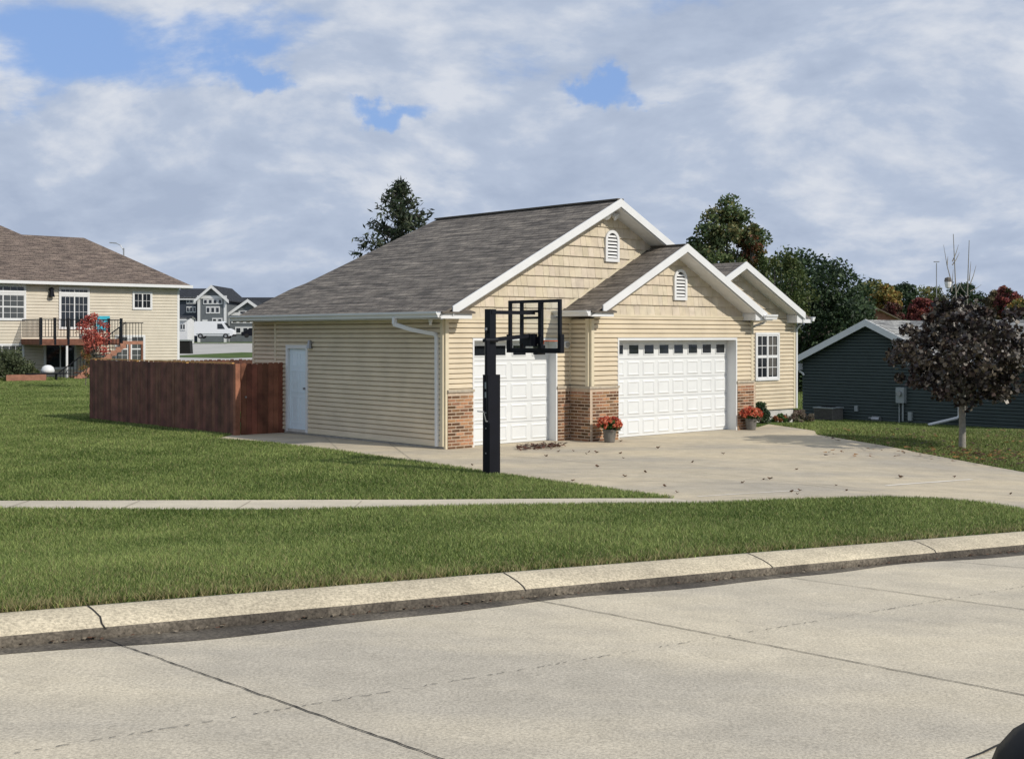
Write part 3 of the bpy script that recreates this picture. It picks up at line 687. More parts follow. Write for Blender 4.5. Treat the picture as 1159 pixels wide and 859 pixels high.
# window with double sashes on the right wing
w_ = window(house, C_pl, 11.08, 11.98, 1.13, 2.26, 2, 2, 2, .5, glass='glass')
cm = MB()
for i in range(7): fbox(cm, C_pl, 11.62+i*.045, 11.645+i*.045, 1.2, 2.2, .0662, .0675, 'pot')
cm.build('curtain', w_)
# gable vents: arched louvres
def vent(pl, s0, s1, z0, z1):
    mb = MB(); r = (s1-s0)/2; cx = (s0+s1)/2; zc_ = z1-r
    def arch(r_, o, sx=0): return [(cx-r_, z0+sx), (cx+r_, z0+sx)]+[(cx+r_*math.cos(t), zc_+r_*math.sin(t)) for t in np.linspace(0, math.pi, 13)]
    a, b = arch(r, 0), arch(r-.065, 0, .07)
    for i in range(len(a)):
        mb.face([pl.p(*a[i-1], .075), pl.p(*a[i], .075), pl.p(*b[i], .075), pl.p(*b[i-1], .075)], 'white')
        mb.face([pl.p(*a[i-1], .0), pl.p(*a[i], .0), pl.p(*a[i], .075), pl.p(*a[i-1], .075)], 'white')
        mb.face([pl.p(*b[i-1], .045), pl.p(*b[i], .045), pl.p(*b[i], .075), pl.p(*b[i-1], .075)], 'white')
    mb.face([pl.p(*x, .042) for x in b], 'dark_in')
    z = z0+.09
    while z < z1-.1:
        hw = r-.065 if z < zc_ else math.sqrt(max(.0, (r-.065)**2-(z+.03-zc_)**2))
        if hw > .03: mb.face([pl.p(cx-hw, z, .072), pl.p(cx+hw, z, .072), pl.p(cx+hw, z+.045, .046), pl.p(cx-hw, z+.045, .046)], 'white'); 
        z += .075
    mb.build('gable_vent', house)
vent(fr_, 4.50, 4.94, 3.87, 4.57); vent(B_pl, 6.10, 6.54, 3.04, 3.74)
# lights
k = MB(); k.box(4.42, 4.62, -.14, -.02, 4.90, 4.96, 'white')
for sx in (4.42, 4.62): k.tube([(sx, -.12, 4.93), (sx+(sx-4.52)*.5, -.24, 4.83)], [.04, .085], 'white')
k.build('flood_light', house)
k = MB(); k.tube([side.p(4.66, 2.08, .0), side.p(4.66, 2.08, .09)], .05, 'metal'); k.tube([side.p(4.66, 2.14, .1), side.p(4.66, 1.96, .1)], [.03, .07], 'metal'); k.build('wall_light', house)
k = MB(); k.tube([fr_.p(3.27, 2.05, .0), fr_.p(3.27, 2.05, .12)], .075, 'white', 14); k.tube([fr_.p(3.27, 2.05, .1), fr_.p(3.27, 2.05, .14)], .055, 'metal', 14); k.build('wall_light', house)
k = MB(); k.tube([(-.15, .25, 2.56), (-.15, .25, 2.50)], [.045, .04], 'white', 12); k.tube([(-.15, .25, 2.50), (-.17, .22, 2.46)], [.03, .03], 'white', 12); k.build('security_camera', house)
wall_part('house_floor_slab', lambda mb: mb.box(.25, 8.3, .26, 7.3, -.05, .0, 'found'))
# ---------------------------------------------------------------- basketball hoop
bu, bv = -2.29, -4.01; bw = unp(555, 537); gz = float(H(*bw))
hoop = thing('basketball_hoop', 'black in-ground basketball hoop with clear backboard at the edge of the driveway', 'basketball hoop', (bw[0], bw[1], gz), AH)
def bx(name, a, mat='black', parent=hoop):
    m = MB()
    for q in (a if isinstance(a[0], tuple) else [a]): m.box(*q, mat)
    o = m.build(name, parent)
    md = o.modifiers.new('bev', 'BEVEL'); md.width = .006; md.segments = 2; md.limit_method = 'ANGLE'
    return o
D = bw[1]; zz = lambda py: (HY-py)/F*D-gz
zt = zz(350)
bx('pole', (-.065, .065, -.065, .065, 0, zt))
bx('pole_padding', [(-.088, .08, -.085, .085, .02, zz(424)), (.087, .15, -.07, .09, .0, zz(424)-.0)], 'blackpad')
bx('base_plate', (-.13, .13, -.13, .13, 0, .02), 'metal')
m = MB(); pass
for ya, yb in ((440, 432.5), (450, 443.5)):
    m = MB(); m.box(-.090, -.0885, -.04, .035, zz(ya), zz(yb), 'greybox'); m.build('warning_label', hoop)

arm = []
m = MB()
for y in (-.075, .055):
    m.box(-.03, .92, y, y+.02, zz(355.5), zz(351.5), 'black')
    m.prism((-.1, y, zz(387.5)), (.92, y, zz(381.5)), (0, .02, 0), (0, 0, .055), 'black')
m.build('support_arm', hoop)
m = MB(); m.tube([(-.20, -.10, zz(385)), (.06, -.10, zz(385))], .035, 'black', 8); m.tube([(-.15, -.10, zz(387)), (-.13, -.10, zz(478))], .028, 'black', 8); m.tube([(-.15, -.10, zz(385)), (-.15, -.10, zz(425))], .04, 'black')
cr_ = m.build('height_actuator', hoop)
m = MB(); m.tube([(-.13, -.10, zz(476)), (-.20, -.12, zz(476)), (-.25, -.12, zz(465)), (-.38, -.13, zz(464))], .011, 'metal'); m.build('crank_handle', cr_)
m = MB(); m.box(-.10, .0, -.01, .03, zz(374), zz(371), 'metal'); m.tube([(-.11, 0, zz(376)), (.0, 0, zz(376))], .015, 'black'); m.build('bolt', hoop)
for zb_ in (.35, .75, 1.0, 1.95, 2.35):
    m = MB(); m.tube([(-.10 if zb_ < 1.6 else -.075, .0, zb_), (-.06, .0, zb_)], .012, 'metal', 8); m.build('bolt', hoop)
# backboard: plane u = .95
Db = 21.33; zb = lambda py: (HY-py)/F*Db-gz
bb = bpy.data.objects.new('backboard', None); col0.objects.link(bb); bb.parent = hoop; bb.location = (.95, 0, 0); 
W = .63; z0, z1 = zb(397.5), zb(339.5)
m = MB(); t = .05
for q in ((-.0, t, -W, W, z1-t, z1), (0, t, -W, W, z0, z0+t), (0, t, -W, -W+t, z0+t, z1-t), (0, t, W-t, W, z0+t, z1-t)): m.box(*q, 'black')
for y, w2 in ((.30, .03), (-.165, .07)): m.box(-.02, t-.005, y-w2/2, y+w2/2, z0+t, z1-t, 'black')
for py in (352.5, 359.8): m.box(-.02, t-.006, -.165, .3, zb(py)-.02, zb(py)+.02, 'black')
m.box(-.04, t-.007, -.2, .3, zb(389), zb(381), 'black'); m.box(-.16, .0, -.10, .08, zb(392), zb(378), 'black')
m.build('backboard_frame', bb)
m = MB(); m.box(t-.012, t-.004, -W+t*.8, W-t*.8, z0+t*.8, z1-t*.8, 'acrylic'); m.build('backboard_glass', bb)
m = MB(); m.box(-.012, t+.02, -W-.03, -W+.03, z0-.03, z0+.28, 'blackpad'); m.box(-.012, t+.02, W-.03, W+.03, z0-.03, z0+.28, 'blackpad')
m.box(-.012, t+.02, -W+.03, W-.03, z0-.03, z0-.001, 'blackpad'); m.build('backboard_padding', bb)
m = MB(); rz = zb(386); pts = [(.05+.10+.23+.23*math.cos(a), .23*math.sin(a), rz) for a in np.linspace(0, 2*math.pi, 25)]; m.tube(pts, .01, 'orange', 6); m.box(.05, .17, -.08, .08, rz-.05, rz+.012, 'orange'); m.build('rim', bb)
# ---------------------------------------------------------------- fence
fence = thing('wooden_fence', 'dark brown stained wooden privacy fence with gate beside the tan house', 'fence', (OX, OY, -G), AH)
def boards(name, pl, s0, s1, zt, mat='wood', step=.14, tone=(1, 1, 1), slope=0):
    m = MB(); s = s0; r = random.Random(int(s0*31)+9); fbox(m, pl, s0, s1, .3, .39, -.06, -.02, 'wood'); fbox(m, pl, s0, s1, 1.2, 1.29, -.06, -.02, 'wood')
    while s < s1-.02:
        e = min(s+step-.006, s1); c = r.uniform(.72, 1.25); dz = r.uniform(-.012, .012); z = zt+dz+slope*(s-s0); th = .018
        P_ = [(s, -.05), (e, -.05), (e, z-.03), (e-.025, z), (s+.025, z), (s, z-.03)]; o = r.uniform(0, .006)
        A2 = [pl.p(a, b, o+th) for a, b in P_]; B2 = [pl.p(a, b, o) for a, b in P_]
        cc = (c*tone[0], c*tone[1]*r.uniform(.9, 1.1), c*tone[2]); m.face(A2, mat, cc); m.face(B2[::-1], mat, (5, 6, 4))
        for i in range(len(P_)): m.face([A2[i-1], A2[i], B2[i], B2[i-1]], mat, cc)
        s += step
    return m.build(name, fence)
FU = -1.28; fl = PL((FU, 0), (0, 1), (-1, 0)); fg = PL((FU, 5.86), (1, 0), (0, -1)); fb = PL((FU, 13.5), (1, 0), (0, -1)); fi = PL((FU+.03, 0), (0, 1), (1, 0))
boards('board_panel', fl, 5.9, 13.5, 1.60, tone=(.85, .85, .9))  # darker, cooler tone puts this side's shade into the wood colour
boards('gate', fg, .14, 1.26, 1.62, tone=(1.15, 1.0, .95)); boards('board_panel', fb, 0, 5.4, 1.55, tone=(.6, .6, .6))  # gate tone warmer and lighter: its sunlit face put into the colour
pm = MB(); pm.prism((FU-.03, 5.79, -.05), (FU+.09, 5.79, -.05), (0, .10, 0), (0, 0, 1.66), 'wood', (1.5, 1.5, 1.4)); pm.build('post', fence)  # raised tone paints the sun on the corner post
for v in (8.3, 10.9, 13.42): pm = MB(); pm.box(FU+.02, FU+.12, v-.05, v+.05, -.05, 1.62, 'wood_pale_lit'); pm.build('post', fence)
pm = MB(); pm.box(FU+.0, FU+.06, 6, 13.4, 1.61, 1.635, 'wood_pale_lit'); pm.build('top_rail', fence)
pm = MB(); pm.tube([fg.p(.24, .86, .03), fg.p(.24, .86, .07)], .02, 'metal'); pm.build('latch', fence)
# ---------------------------------------------------------------- flower pots
def sphere_leaves(mb, c, rad, n, size, cols, flat=1.0, rs=None, mat='leaf', zsq=1.0, shell=.35):
    r = rs or random.Random(1)
    for _ in range(n):
        while True:
            d = Vector((r.uniform(-1, 1), r.uniform(-1, 1), r.uniform(-1, 1)))
            if .05 < d.length <= 1: break
        d = d.normalized()*((r.random())**shell)
        p = Vector((c[0]+d.x*rad[0], c[1]+d.y*rad[1], c[2]+d.z*rad[2])); s = size*r.uniform(.6, 1.3)
        a = Vector((r.uniform(-1, 1), r.uniform(-1, 1), r.uniform(-1, 1))).normalized(); b = a.cross(Vector((r.uniform(-1, 1), r.uniform(-1, 1), r.uniform(-1, 1)))).normalized()
        q = [p-a*s*.5, p+b*s*.35, p+a*s*.5, p-b*s*.35]; cc = r.choice(cols); k = r.uniform(.75, 1.25); mb.face(q, mat, (cc[0]*k, cc[1]*k, cc[2]*k))
def pot(wx, wy, z, label, seed):
    t = thing('flower_pot', label, 'flower pot', (wx, wy, z), 0, 'flower pots beside the garage doors')
    m = MB(); m.lathe((0, 0, 0), [(0, 0), (.10, 0), (.11, .015), (.135, .19), (.14, .235), (.152, .235), (.152, .27), (.135, .27), (.13, .24), (0, .235)], 'pot', 20); m.build('pot', t, smooth=False)
    r = random.Random(seed); m = MB(); sphere_leaves(m, (0, 0, .36), (.22, .22, .12), 420, .065, [(.05, .13, .03), (.07, .16, .04), (.03, .07, .02)], rs=r)
    sphere_leaves(m, (.10, 0, .29), (.16, .2, .12), 130, .05, [(.09, .10, .06), (.16, .1, .08)], rs=r); m.build('foliage', t)
    m = MB()
    for _ in range(75):
        a, h = r.uniform(0, 6.28), r.uniform(-.5, 1.0); rr = .25*math.sqrt(max(0, 1-h*h))*r.uniform(.85, 1.05)
        c = (rr*math.cos(a), rr*math.sin(a), .39+h*.13); sphere_leaves(m, c, (.04, .04, .035), 18, .05, [(.55, .10, .05), (.66, .17, .09), (.45, .07, .05), (.72, .30, .18)], rs=r)
    m.build('blossoms', t)
for (px, py, lb, sd_) in ((690, 500.5, 'grey flower pot with red-orange blossoms at the brick corner between the garage doors', 4), (850, 486.5, 'grey flower pot with red-orange blossoms right of the wide garage door', 5)):
    x, y = unp(px, py, .012); pot(x, y, float(H(x, y))+.012, lb, sd_)
# ---------------------------------------------------------------- fallen leaves on the driveway
lm = MB(); r = random.Random(12)
n_ = 7; base = []
for i in range(n_): a = 2*math.pi*i/n_; rr = .05*(1.0 if i % 2 else .6); base.append((rr*math.cos(a)*1.3, rr*math.sin(a), .012+.03*abs(math.cos(a))))
for i in range(n_): lm.face([(0, 0, .004), base[i-1], base[i]], 'leaf', (.11*r.uniform(.7, 1.2), .055, .03))
leaf0 = lm.build('fallen_leaf'); tag(leaf0, 'curled dark brown leaf lying on the driveway concrete', 'leaf', 'fallen leaves scattered over the driveway')
spots = [(632, 512), (649, 511), (667, 512), (675, 513), (702, 514), (705, 519), (676, 529), (664, 514.5), (707, 540), (819, 514.5), (784, 524), (864, 543.5), (871, 543), (896, 557.5), (905, 556), (902, 560), (752, 551), (766, 558), (648, 545), (841, 547), (946, 550), (902, 532), (1018, 541), (1080, 540.5), (1144, 560), (560, 520), (534, 527), (703, 500), (990, 566), (958, 556), (730, 535), (745, 508), (618, 517)]
for i, (px, py) in enumerate(spots):
    o = leaf0 if i == 0 else leaf0.copy()
    if i: col0.objects.link(o)
    x, y = unp(px, py, .012); o.location = (x, y, float(H(x, y))+.016); o.rotation_euler = (r.uniform(-.3, .3), r.uniform(-.3, .3), r.uniform(0, 6)); s = r.uniform(.45, 1.0); o.scale = (s, s, s*1.2)
lp = MB()
for _ in range(150):
    px = r.gauss(612, 19); py = 506.5-(px-612)*.06+r.gauss(0, 1.3)
    if not 585 < px < 642: continue
    x, y = unp(px, max(503.5, py), .012); z = float(H(x, y))+.016; a = r.uniform(0, 6.28); s = r.uniform(.03, .06)
    q = [(x+s*math.cos(a+k*1.57)*(1.4 if k % 2 else .8), y+s*math.sin(a+k*1.57), z+r.uniform(.0, .07)) for k in range(4)]
    c = r.choice([(.10, .045, .03), (.07, .04, .03), (.2, .16, .13), (.14, .06, .04)]); lp.face([q[0], q[1], q[2], q[3]], 'leaf', c)
tag(lp.build('leaf_litter'), 'heap of dry brown leaves at the foot of the narrow garage door', 'leaves', kind='stuff')
lp = MB()
for _ in range(420):
    u0 = r.random(); px = r.gauss(1120, 45); py = 516+(px-1090)*.10+r.gauss(0, 5)
    if r.random() < .3: px, py = r.uniform(930, 1159), r.uniform(488, 520)
    x, y = unp(px, py); 
    z = float(H(x, y))+.05; a = r.uniform(0, 6.28); s = r.uniform(.02, .05)
    q = [(x+s*math.cos(a+k*1.57)*1.2, y+s*math.sin(a+k*1.57), z+r.uniform(.0, .03)) for k in range(4)]
    lp.face(q, 'leaf', r.choice([(.18, .09, .04), (.10, .05, .03), (.30, .15, .05), (.07, .04, .03)]))
for _ in range(260):
    s = r.uniform(-2, 14); x, y = kw(s, -abs(r.gauss(.03, .03))); z = float(H(x, y))-.128; a = r.uniform(0, 6.28); q = r.uniform(.006, .02)
    lp.face([(x+q*math.cos(a+k*1.57), y+q*math.sin(a+k*1.57), z+r.uniform(.0, .01)) for k in range(4)], 'leaf', r.choice([(.14, .07, .04), (.08, .05, .03), (.3, .25, .18)]))
tag(lp.build('leaf_litter'), 'dry leaf crumbs strewn in the kerb gutter and on the right lawn', 'leaves', kind='stuff')
# ---------------------------------------------------------------- trees
def rnd_unit(n):
    v = rng.normal(size=(n, 3)); return v/np.linalg.norm(v, axis=1)[:, None]
def leaf_mesh(name, parent, P, size, cols, mat='leaf', aspect=.6, droop=0.0, quad=True):
    n = len(P); a = rnd_unit(n); a[:, 2] -= droop; a /= np.linalg.norm(a, axis=1)[:, None]; b = np.cross(a, rnd_unit(n)); b /= np.linalg.norm(b, axis=1)[:, None]
    s = (size*rng.uniform(.6, 1.35, n))[:, None]
    V = np.stack([P-a*s*.5, P+b*s*aspect*.5+a*s*.05, P+a*s*.5, P-b*s*aspect*.5+a*s*.05], 1).reshape(-1, 3)
    me = bpy.data.meshes.new(name); me.vertices.add(4*n); me.vertices.foreach_set('co', V.ravel()); me.loops.add(4*n); me.loops.foreach_set('vertex_index', np.arange(4*n)); me.polygons.add(n)
    me.polygons.foreach_set('loop_start', np.arange(n)*4); me.polygons.foreach_set('loop_total', np.full(n, 4)); me.update(calc_edges=True)
    ca = me.color_attributes.new('Col', 'FLOAT_COLOR', 'POINT'); C = np.ones((n, 4, 4)); C[:, :, :3] = cols[:, None, :]; ca.data.foreach_set('color', C.ravel())
    me.materials.append(mt[mat]); o = bpy.data.objects.new(name, me); col0.objects.link(o); o.parent = parent; return o
def pal(n, colors, var=.25, clump=None):
    c = np.array(colors); idx = rng.integers(0, len(c), n) if clump is None else clump % len(c)
    k = rng.uniform(1-var, 1+var, n)[:, None]; return c[idx]*k
def crown_pts(clumps, per):
    # clumps: (x,y,z,r); leaves spread on and within each
    P = []; ids = []
    for i, (x, y, z, r_) in enumerate(clumps):
        d = rnd_unit(per)*(rng.random(per)**.42)[:, None]*r_; d[:, 2] *= .8; P.append(d+np.array((x, y, z))); ids.append(np.full(per, i))
    return np.concatenate(P), np.concatenate(ids)
def tree(name, label, at, h, rx, zc, rz_, nclump, cr, per, size, colors, trunk=.12, th=None, group=None, bark='bark', mat='leaf', cmix=.5, taper=0, cat='tree', ry=None, shape=None, seed=0):
    t = thing(name, label, cat, at, 0, group); r2 = random.Random(seed+int(at[0]*7)); cl = []
    for _ in range(nclump):
        for _t in range(60):
            d = Vector((r2.uniform(-1, 1), r2.uniform(-1, 1), r2.uniform(-1, 1)))
            if .45 < d.length < 1: break
        k = 1-taper*max(0, (d.z+1)/2)
        cl.append((d.x*rx*k, d.y*(ry or rx)*k, zc+d.z*rz_, cr*r2.uniform(.55, 1.25)*(k*.5+.5)))
    P, ids = crown_pts(cl, per); n = len(P)
    c = pal(n, colors, .3, np.where(rng.random(n) < cmix, ids, rng.integers(0, 99, n)))
    leaf_mesh('crown', t, P, size, c, mat)
    m = MB(); top = zc+rz_*.55; pts = [(0, 0, -.15), (0, 0, .1), (.02, .01, top*.4), (.03, -.02, top)]; m.tube(pts, [trunk*1.35, trunk, trunk*.8, trunk*.2], bark, 9)
    for c_ in cl[:min(26, len(cl))]:
        z0_ = min(max(zc-rz_*.9, c_[2]*.55), top*.9); e = Vector(c_[:3]); s0 = Vector((.02, 0, z0_)); mid = (s0+e)/2+Vector((0, 0, -.06*h)); m.tube([s0, mid, e], [trunk*.4, trunk*.22, trunk*.05], bark, 5)
    m.build('trunk', t, smooth=True)
    return t
def at(px, d, z=None):
    x = (px-CX)/F*d; return (x, d, float(H(x, d)) if z is None else z)
zpix = lambda py, d: (HY-py)/F*d
# maroon street tree in the right lawn
mx, my = unp(1089, 508); mz = float(H(mx, my)); Dm = my
tr = thing('maroon_maple', 'small maroon-leaved maple with pale trunk on the right lawn', 'tree', (mx, my, mz))
r2 = random.Random(5); cl = []; hc = zpix(403, Dm)-mz; RX, RZ = 1.62, 1.16
for _ in range(210):
    while True:
        d = Vector((r2.uniform(-1, 1), r2.uniform(-1, 1), r2.uniform(-1, 1)))
        if .25 < d.length < 1: break
    k = (1.0+.25*d.z if d.z < 0 else 1-.22*d.z)*r2.uniform(.74, 1.20)
    z_ = hc+d.z*RZ*(.98 if d.z > 0 else .88)
    cl.append((.12+d.x*RX*k, d.y*RX*k, z_+.10*d.x*0, r2.uniform(.12, .27)))
P, ids = crown_pts(cl, 60); n = len(P)
cc = pal(n, [(.038, .028, .026), (.055, .036, .030), (.026, .021, .022), (.11, .09, .065), (.17, .15, .125), (.04, .035, .024)], .35, np.where(rng.random(n) < .35, ids, rng.integers(0, 99, n)))
leaf_mesh('crown', tr, P, .095, cc, 'leaf_gloss', .95, .25)
m = MB(); m.tube([(0, 0, -.1), (0, 0, .05), (.01, 0, .5), (-.02, 0, 1.0), (0, 0, 1.8), (.02, 0, 2.9)], [.10, .075, .065, .06, .045, .015], 'bark_pale', 10)
for k in range(14): c_ = cl[k*5]; m.tube([(0, 0, 1.0+.08*k), ((c_[0])*.5, c_[1]*.5, (1.0+.08*k+c_[2])/2+.05), c_[:3]], [.028, .018, .005], 'bark_pale', 5)
m.build('trunk', tr, smooth=True)
# bare sapling standing behind it
def bare(px, d, base_z, tips, label, name='bare_sapling', rad=.035, cat='tree', group=None):
    x = (px-CX)/F*d; t = thing(name, label, cat, (x, d, base_z), 0, group); m = MB()
    top = zpix(tips[0][1], d)-base_z; cx = lambda q: (q-px)/F*d
    m.tube([(0, 0, 0), (cx(tips[0][0])*.5, 0, top*.6), (cx(tips[0][0]), 0, top)], [rad, rad*.6, rad*.25], 'bark_pale', 7); m.build('trunk', t)
    m = MB()
    for (ax, ay, bx_, by) in tips[1]:
        m.tube([(cx(ax), 0, zpix(ay, d)-base_z), (cx((ax*.45+bx_*.55)), .05, zpix(ay*.55+by*.45, d)-base_z), (cx(bx_), .08, zpix(by, d)-base_z)], [rad*.5, rad*.32, rad*.12], 'bark_pale', 5)
    m.build('branch', t); return t
class T(tuple): pass
def bare2(px, d, tip, br, label, **k):
    x = (px-CX)/F*d; bz = float(H(x, d)); tips = [tip, br]; return bare(px, d, bz, tips, label, **k)
bare2(1087, 36, (1079, 265), [(1077, 320, 1069, 277), (1072, 300, 1074, 290), (1078, 296, 1086, 277), (1078, 300, 1087, 286), (1077, 330, 1080, 305), (1076, 345, 1064, 322), (1077, 340, 1090, 318)], 'bare leafless sapling with forked twigs rising above the maroon maple')
bare2(1091, 37, (1097, 272), [(1097, 318, 1100, 296), (1098, 322, 1106, 300), (1098, 330, 1112, 322), (1096, 335, 1086, 320)], 'tall straight bare sapling right of the forked bare sapling')
k = MB(); bx0 = at(1073, 35.9); k.lathe((bx0[0], 35.9, zpix(327, 36)), [(0, 0), (.07, .03), (.10, .16), (.07, .26), (0, .30)], 'net', 10); k.lathe((bx0[0], 35.9, zpix(319, 36)), [(.0, .0), (.11, .0), (.09, .10), (0, .13)], 'bark', 10)
tag(k.build('bird_house'), 'small pale birdhouse-like bundle hung in the bare sapling', 'birdhouse')
k = MB(); px0 = at(1060, 60); k.tube([(px0[0], 60, px0[2]), (px0[0], 60, zpix(298, 60))], .022, 'metal', 6); k.box(px0[0]-.12, px0[0]+.12, 59.95, 60.05, zpix(297, 60), zpix(296, 60), 'metal'); tag(k.build('antenna_pole'), 'thin grey antenna pole left of the bare sapling, beyond the dark house', 'pole')
# trees behind the house
GR1 = [(.035, .065, .022), (.05, .085, .03), (.025, .045, .018), (.07, .10, .035)]
DK = [(.032, .058, .026), (.045, .078, .032), (.024, .044, .022), (.06, .095, .04)]
OR = [(.30, .17, .05), (.22, .19, .05), (.17, .17, .05), (.34, .20, .05)]
RD = [(.24, .055, .05), (.18, .045, .045), (.13, .04, .04), (.26, .09, .06)]
YG = [(.18, .20, .065), (.14, .17, .055), (.24, .20, .065), (.10, .13, .05)]
# spruce behind the left roof slope
def conifer(px, d, top, halfw, basepy, label):
    x, y, z = at(px, d); t = thing('spruce_tree', label, 'tree', (x, y, z)); H_ = zpix(top, d)-z; hw = halfw/F*d
    m = MB(); m.tube([(0, 0, 0), (0, 0, H_*.5), (0, 0, H_)], [.22, .14, .02], 'bark', 8); m.build('trunk', t)
    P = []; r3 = random.Random(3); m = MB()
    zb_ = H_*.25; lv = 30
    for i in range(lv):
        f_ = i/(lv-1); zz_ = zb_+(H_-zb_)*f_**.9; L_ = hw*1.25*(1-f_)**.72+.12
        for k in range(7):
            a = r3.uniform(0, 6.28); l = L_*r3.uniform(.45, 1.15); e = Vector((math.cos(a)*l, math.sin(a)*l, zz_+l*.28)); m.tube([(0, 0, zz_), tuple((Vector((0, 0, zz_))+e)/2-Vector((0, 0, .05*l))), tuple(e)], [.03, .02, .008], 'bark', 4, cap=False)
            nn = int(40*l/hw)+14; ts = rng.random(nn)**.7; q = np.outer(ts, np.array(e)-np.array((0, 0, zz_)))+np.array((0, 0, zz_))+rng.normal(0, .10, (nn, 3))*np.array((1, 1, .8)); P.append(q)
    m.build('branches', t); P = np.concatenate(P); leaf_mesh('needles', t, P, .24, pal(len(P), [(.042, .064, .034), (.06, .082, .04), (.03, .046, .026), (.075, .088, .048)], .3), 'leaf', .28)
    return t
conifer(454, 46, 209, 64, 400, 'dark open spruce showing above the left slope of the tan house roof')
x, y, z = at(822, 60); tree('pear_tree', 'tall green tree with an orange patch on its right, behind the tan house', (x, y, z), 8, 2.35, zpix(292, 60)-z, 2.65, 110, .60, 150, .17, [(.085, .13, .045), (.11, .15, .055), (.055, .09, .035), (.14, .17, .07), (.15, .14, .05)], .16, taper=.42)
x, y, z = at(849, 59); tree('autumn_tree', 'small orange-brown tree beside the tall green one behind the tan house', (x, y, z), 6, .50, zpix(280, 59)-z, .8, 18, .32, 80, .15, [(.17, .06, .03), (.12, .08, .03), (.06, .08, .03)], .08)
x, y, z = at(876, 64); tree('broadleaf_tree', 'yellowish green tree just right of the orange-brown one', (x, y, z), 6, 1.9, zpix(335, 64)-z, 2.3, 60, .6, 130, .17, [(.07, .10, .03), (.10, .12, .035), (.05, .08, .025)], .14)
x, y, z = at(915, 70); tree('broadleaf_tree', 'large dark green round tree behind the dark gabled house', (x, y, z), 9, 3.2, zpix(365, 70)-z, 3.7, 150, .95, 170, .22, DK, .25)
x, y, z = at(955, 76); tree('broadleaf_tree', 'dark green tree right of the large round one, above the dark gable', (x, y, z), 8, 1.9, zpix(385, 76)-z, 3.1, 60, .85, 120, .22, DK, .2)
# far row across the right
for i, (px, d, top, hw, colr, nm, lb) in enumerate((
    (985, 118, 320, 20, YG, 'broadleaf_tree', 'far olive tree above the dark gable end, left of the orange one'),
    (1003, 116, 321, 14, OR, 'autumn_tree', 'far orange and yellow tree just right of the far olive one'),
    (1022, 125, 322, 16, DK, 'broadleaf_tree', 'far dark green tree between the orange tree and the crimson tree'),
    (1042, 112, 339, 13, RD, 'red_maple', 'small crimson tree showing over the pale roof, left of the maroon maple'),
    (1052, 130, 322, 20, YG, 'broadleaf_tree', 'far olive green tree behind the small crimson tree'),
    (1092, 128, 320, 20, DK, 'broadleaf_tree', 'far bluish green tree behind the bare saplings'),
    (1128, 122, 330, 14, [(.10, .09, .05), (.13, .10, .05)], 'autumn_tree', 'far dull brown tree right of the maroon maple top'),
    (1140, 119, 326, 13, RD+[(.06, .08, .03)], 'red_maple', 'far crimson and green tree near the right frame edge'),
    (1154, 112, 340, 14, YG+OR, 'autumn_tree', 'far golden tree at the right frame edge'),
    (1010, 110, 345, 10, [(.12, .03, .03), (.09, .05, .03)], 'red_maple', 'far dull red tree beside the little brown gable'),
    (1068, 116, 345, 12, YG, 'broadleaf_tree', 'far low olive tree hidden behind the maroon maple'),
    (1190, 120, 325, 20, DK, 'broadleaf_tree', 'far dark tree beyond the right frame edge'))):
    x, y, z = at(px, d); R_ = hw/F*d*1.05; tp = zpix(top, d)-z
    tree(nm, lb, (x, y, z), tp, R_, tp-R_*1.2, R_*1.25, 60, R_*.36, 110, .26, colr, .15, group=None)
# hedge line far away as one mass
P = np.stack([rng.uniform(-25, 95, 26000), rng.uniform(150, 158, 26000), np.zeros(26000)], 1); hz = (4.2+1.3*np.sin(P[:, 0]*.35)+.9*np.sin(P[:, 0]*.9+2)+.5*np.sin(P[:, 0]*2.1))*.62*sstep((P[:, 0]-28)/18)+1.0; P[:, 2] = H(P[:, 0], P[:, 1])+rng.random(26000)*hz*1.25
hd = leaf_mesh('wood', None, P, .5, pal(26000, DK+YG+[(.10, .05, .03)], .3, (P[:, 0]/3).astype(int)), 'leaf'); tag(hd, 'far-off band of mixed green and brown woodland on the right horizon', 'woodland', kind='stuff')
# little red tree by the far deck
x, y, z = at(106, 55); tree('red_maple', 'young red-leaved tree behind the left end of the wooden fence', (x, y, z), 2.8, .62, zpix(382, 55)-z, .95, 34, .26, 95, .09, [(.48, .10, .08), (.38, .08, .06), (.58, .17, .12), (.30, .07, .06)], .035)
x, y, z = at(97, 57); tree('young_tree', 'thin yellowing sapling below the red tree by the deck stairs', (x, y, z), 1.4, .30, zpix(412, 57)-z, .6, 16, .17, 60, .07, [(.22, .15, .04), (.28, .10, .04), (.10, .12, .03)], .02)
# shrubs
def shrub(px, py, d, rx, h, label, cols, nm='shrub', n=60, per=80, size=.06, group=None, spiky=False):
    x = (px-CX)/F*d; z = float(H(x, d)); t = thing(nm, label, 'shrub', (x, d, z), 0, group); cl = []; r3 = random.Random(int(px))
    for _ in range(n):
        a, q = r3.uniform(0, 6.28), math.sqrt(r3.random())*rx; cl.append((q*math.cos(a), q*math.sin(a), h*r3.uniform(.15, .85)*(1-.45*(q/rx)**2), h*.2))
    P, ids = crown_pts(cl, per); leaf_mesh('foliage', t, P, size, pal(len(P), cols, .3, ids), 'leaf', .35 if spiky else .6)
    m = MB()
    for k in range(7): a = k*.9; m.tube([(0, 0, -.05), (math.cos(a)*rx*.4, math.sin(a)*rx*.4, h*.6)], [.02, .008], 'bark', 5)
    m.build('stems', t); return t
DB = [(.17, .145, .11), (.22, .18, .14), (.12, .11, .08), (.16, .11, .09)]
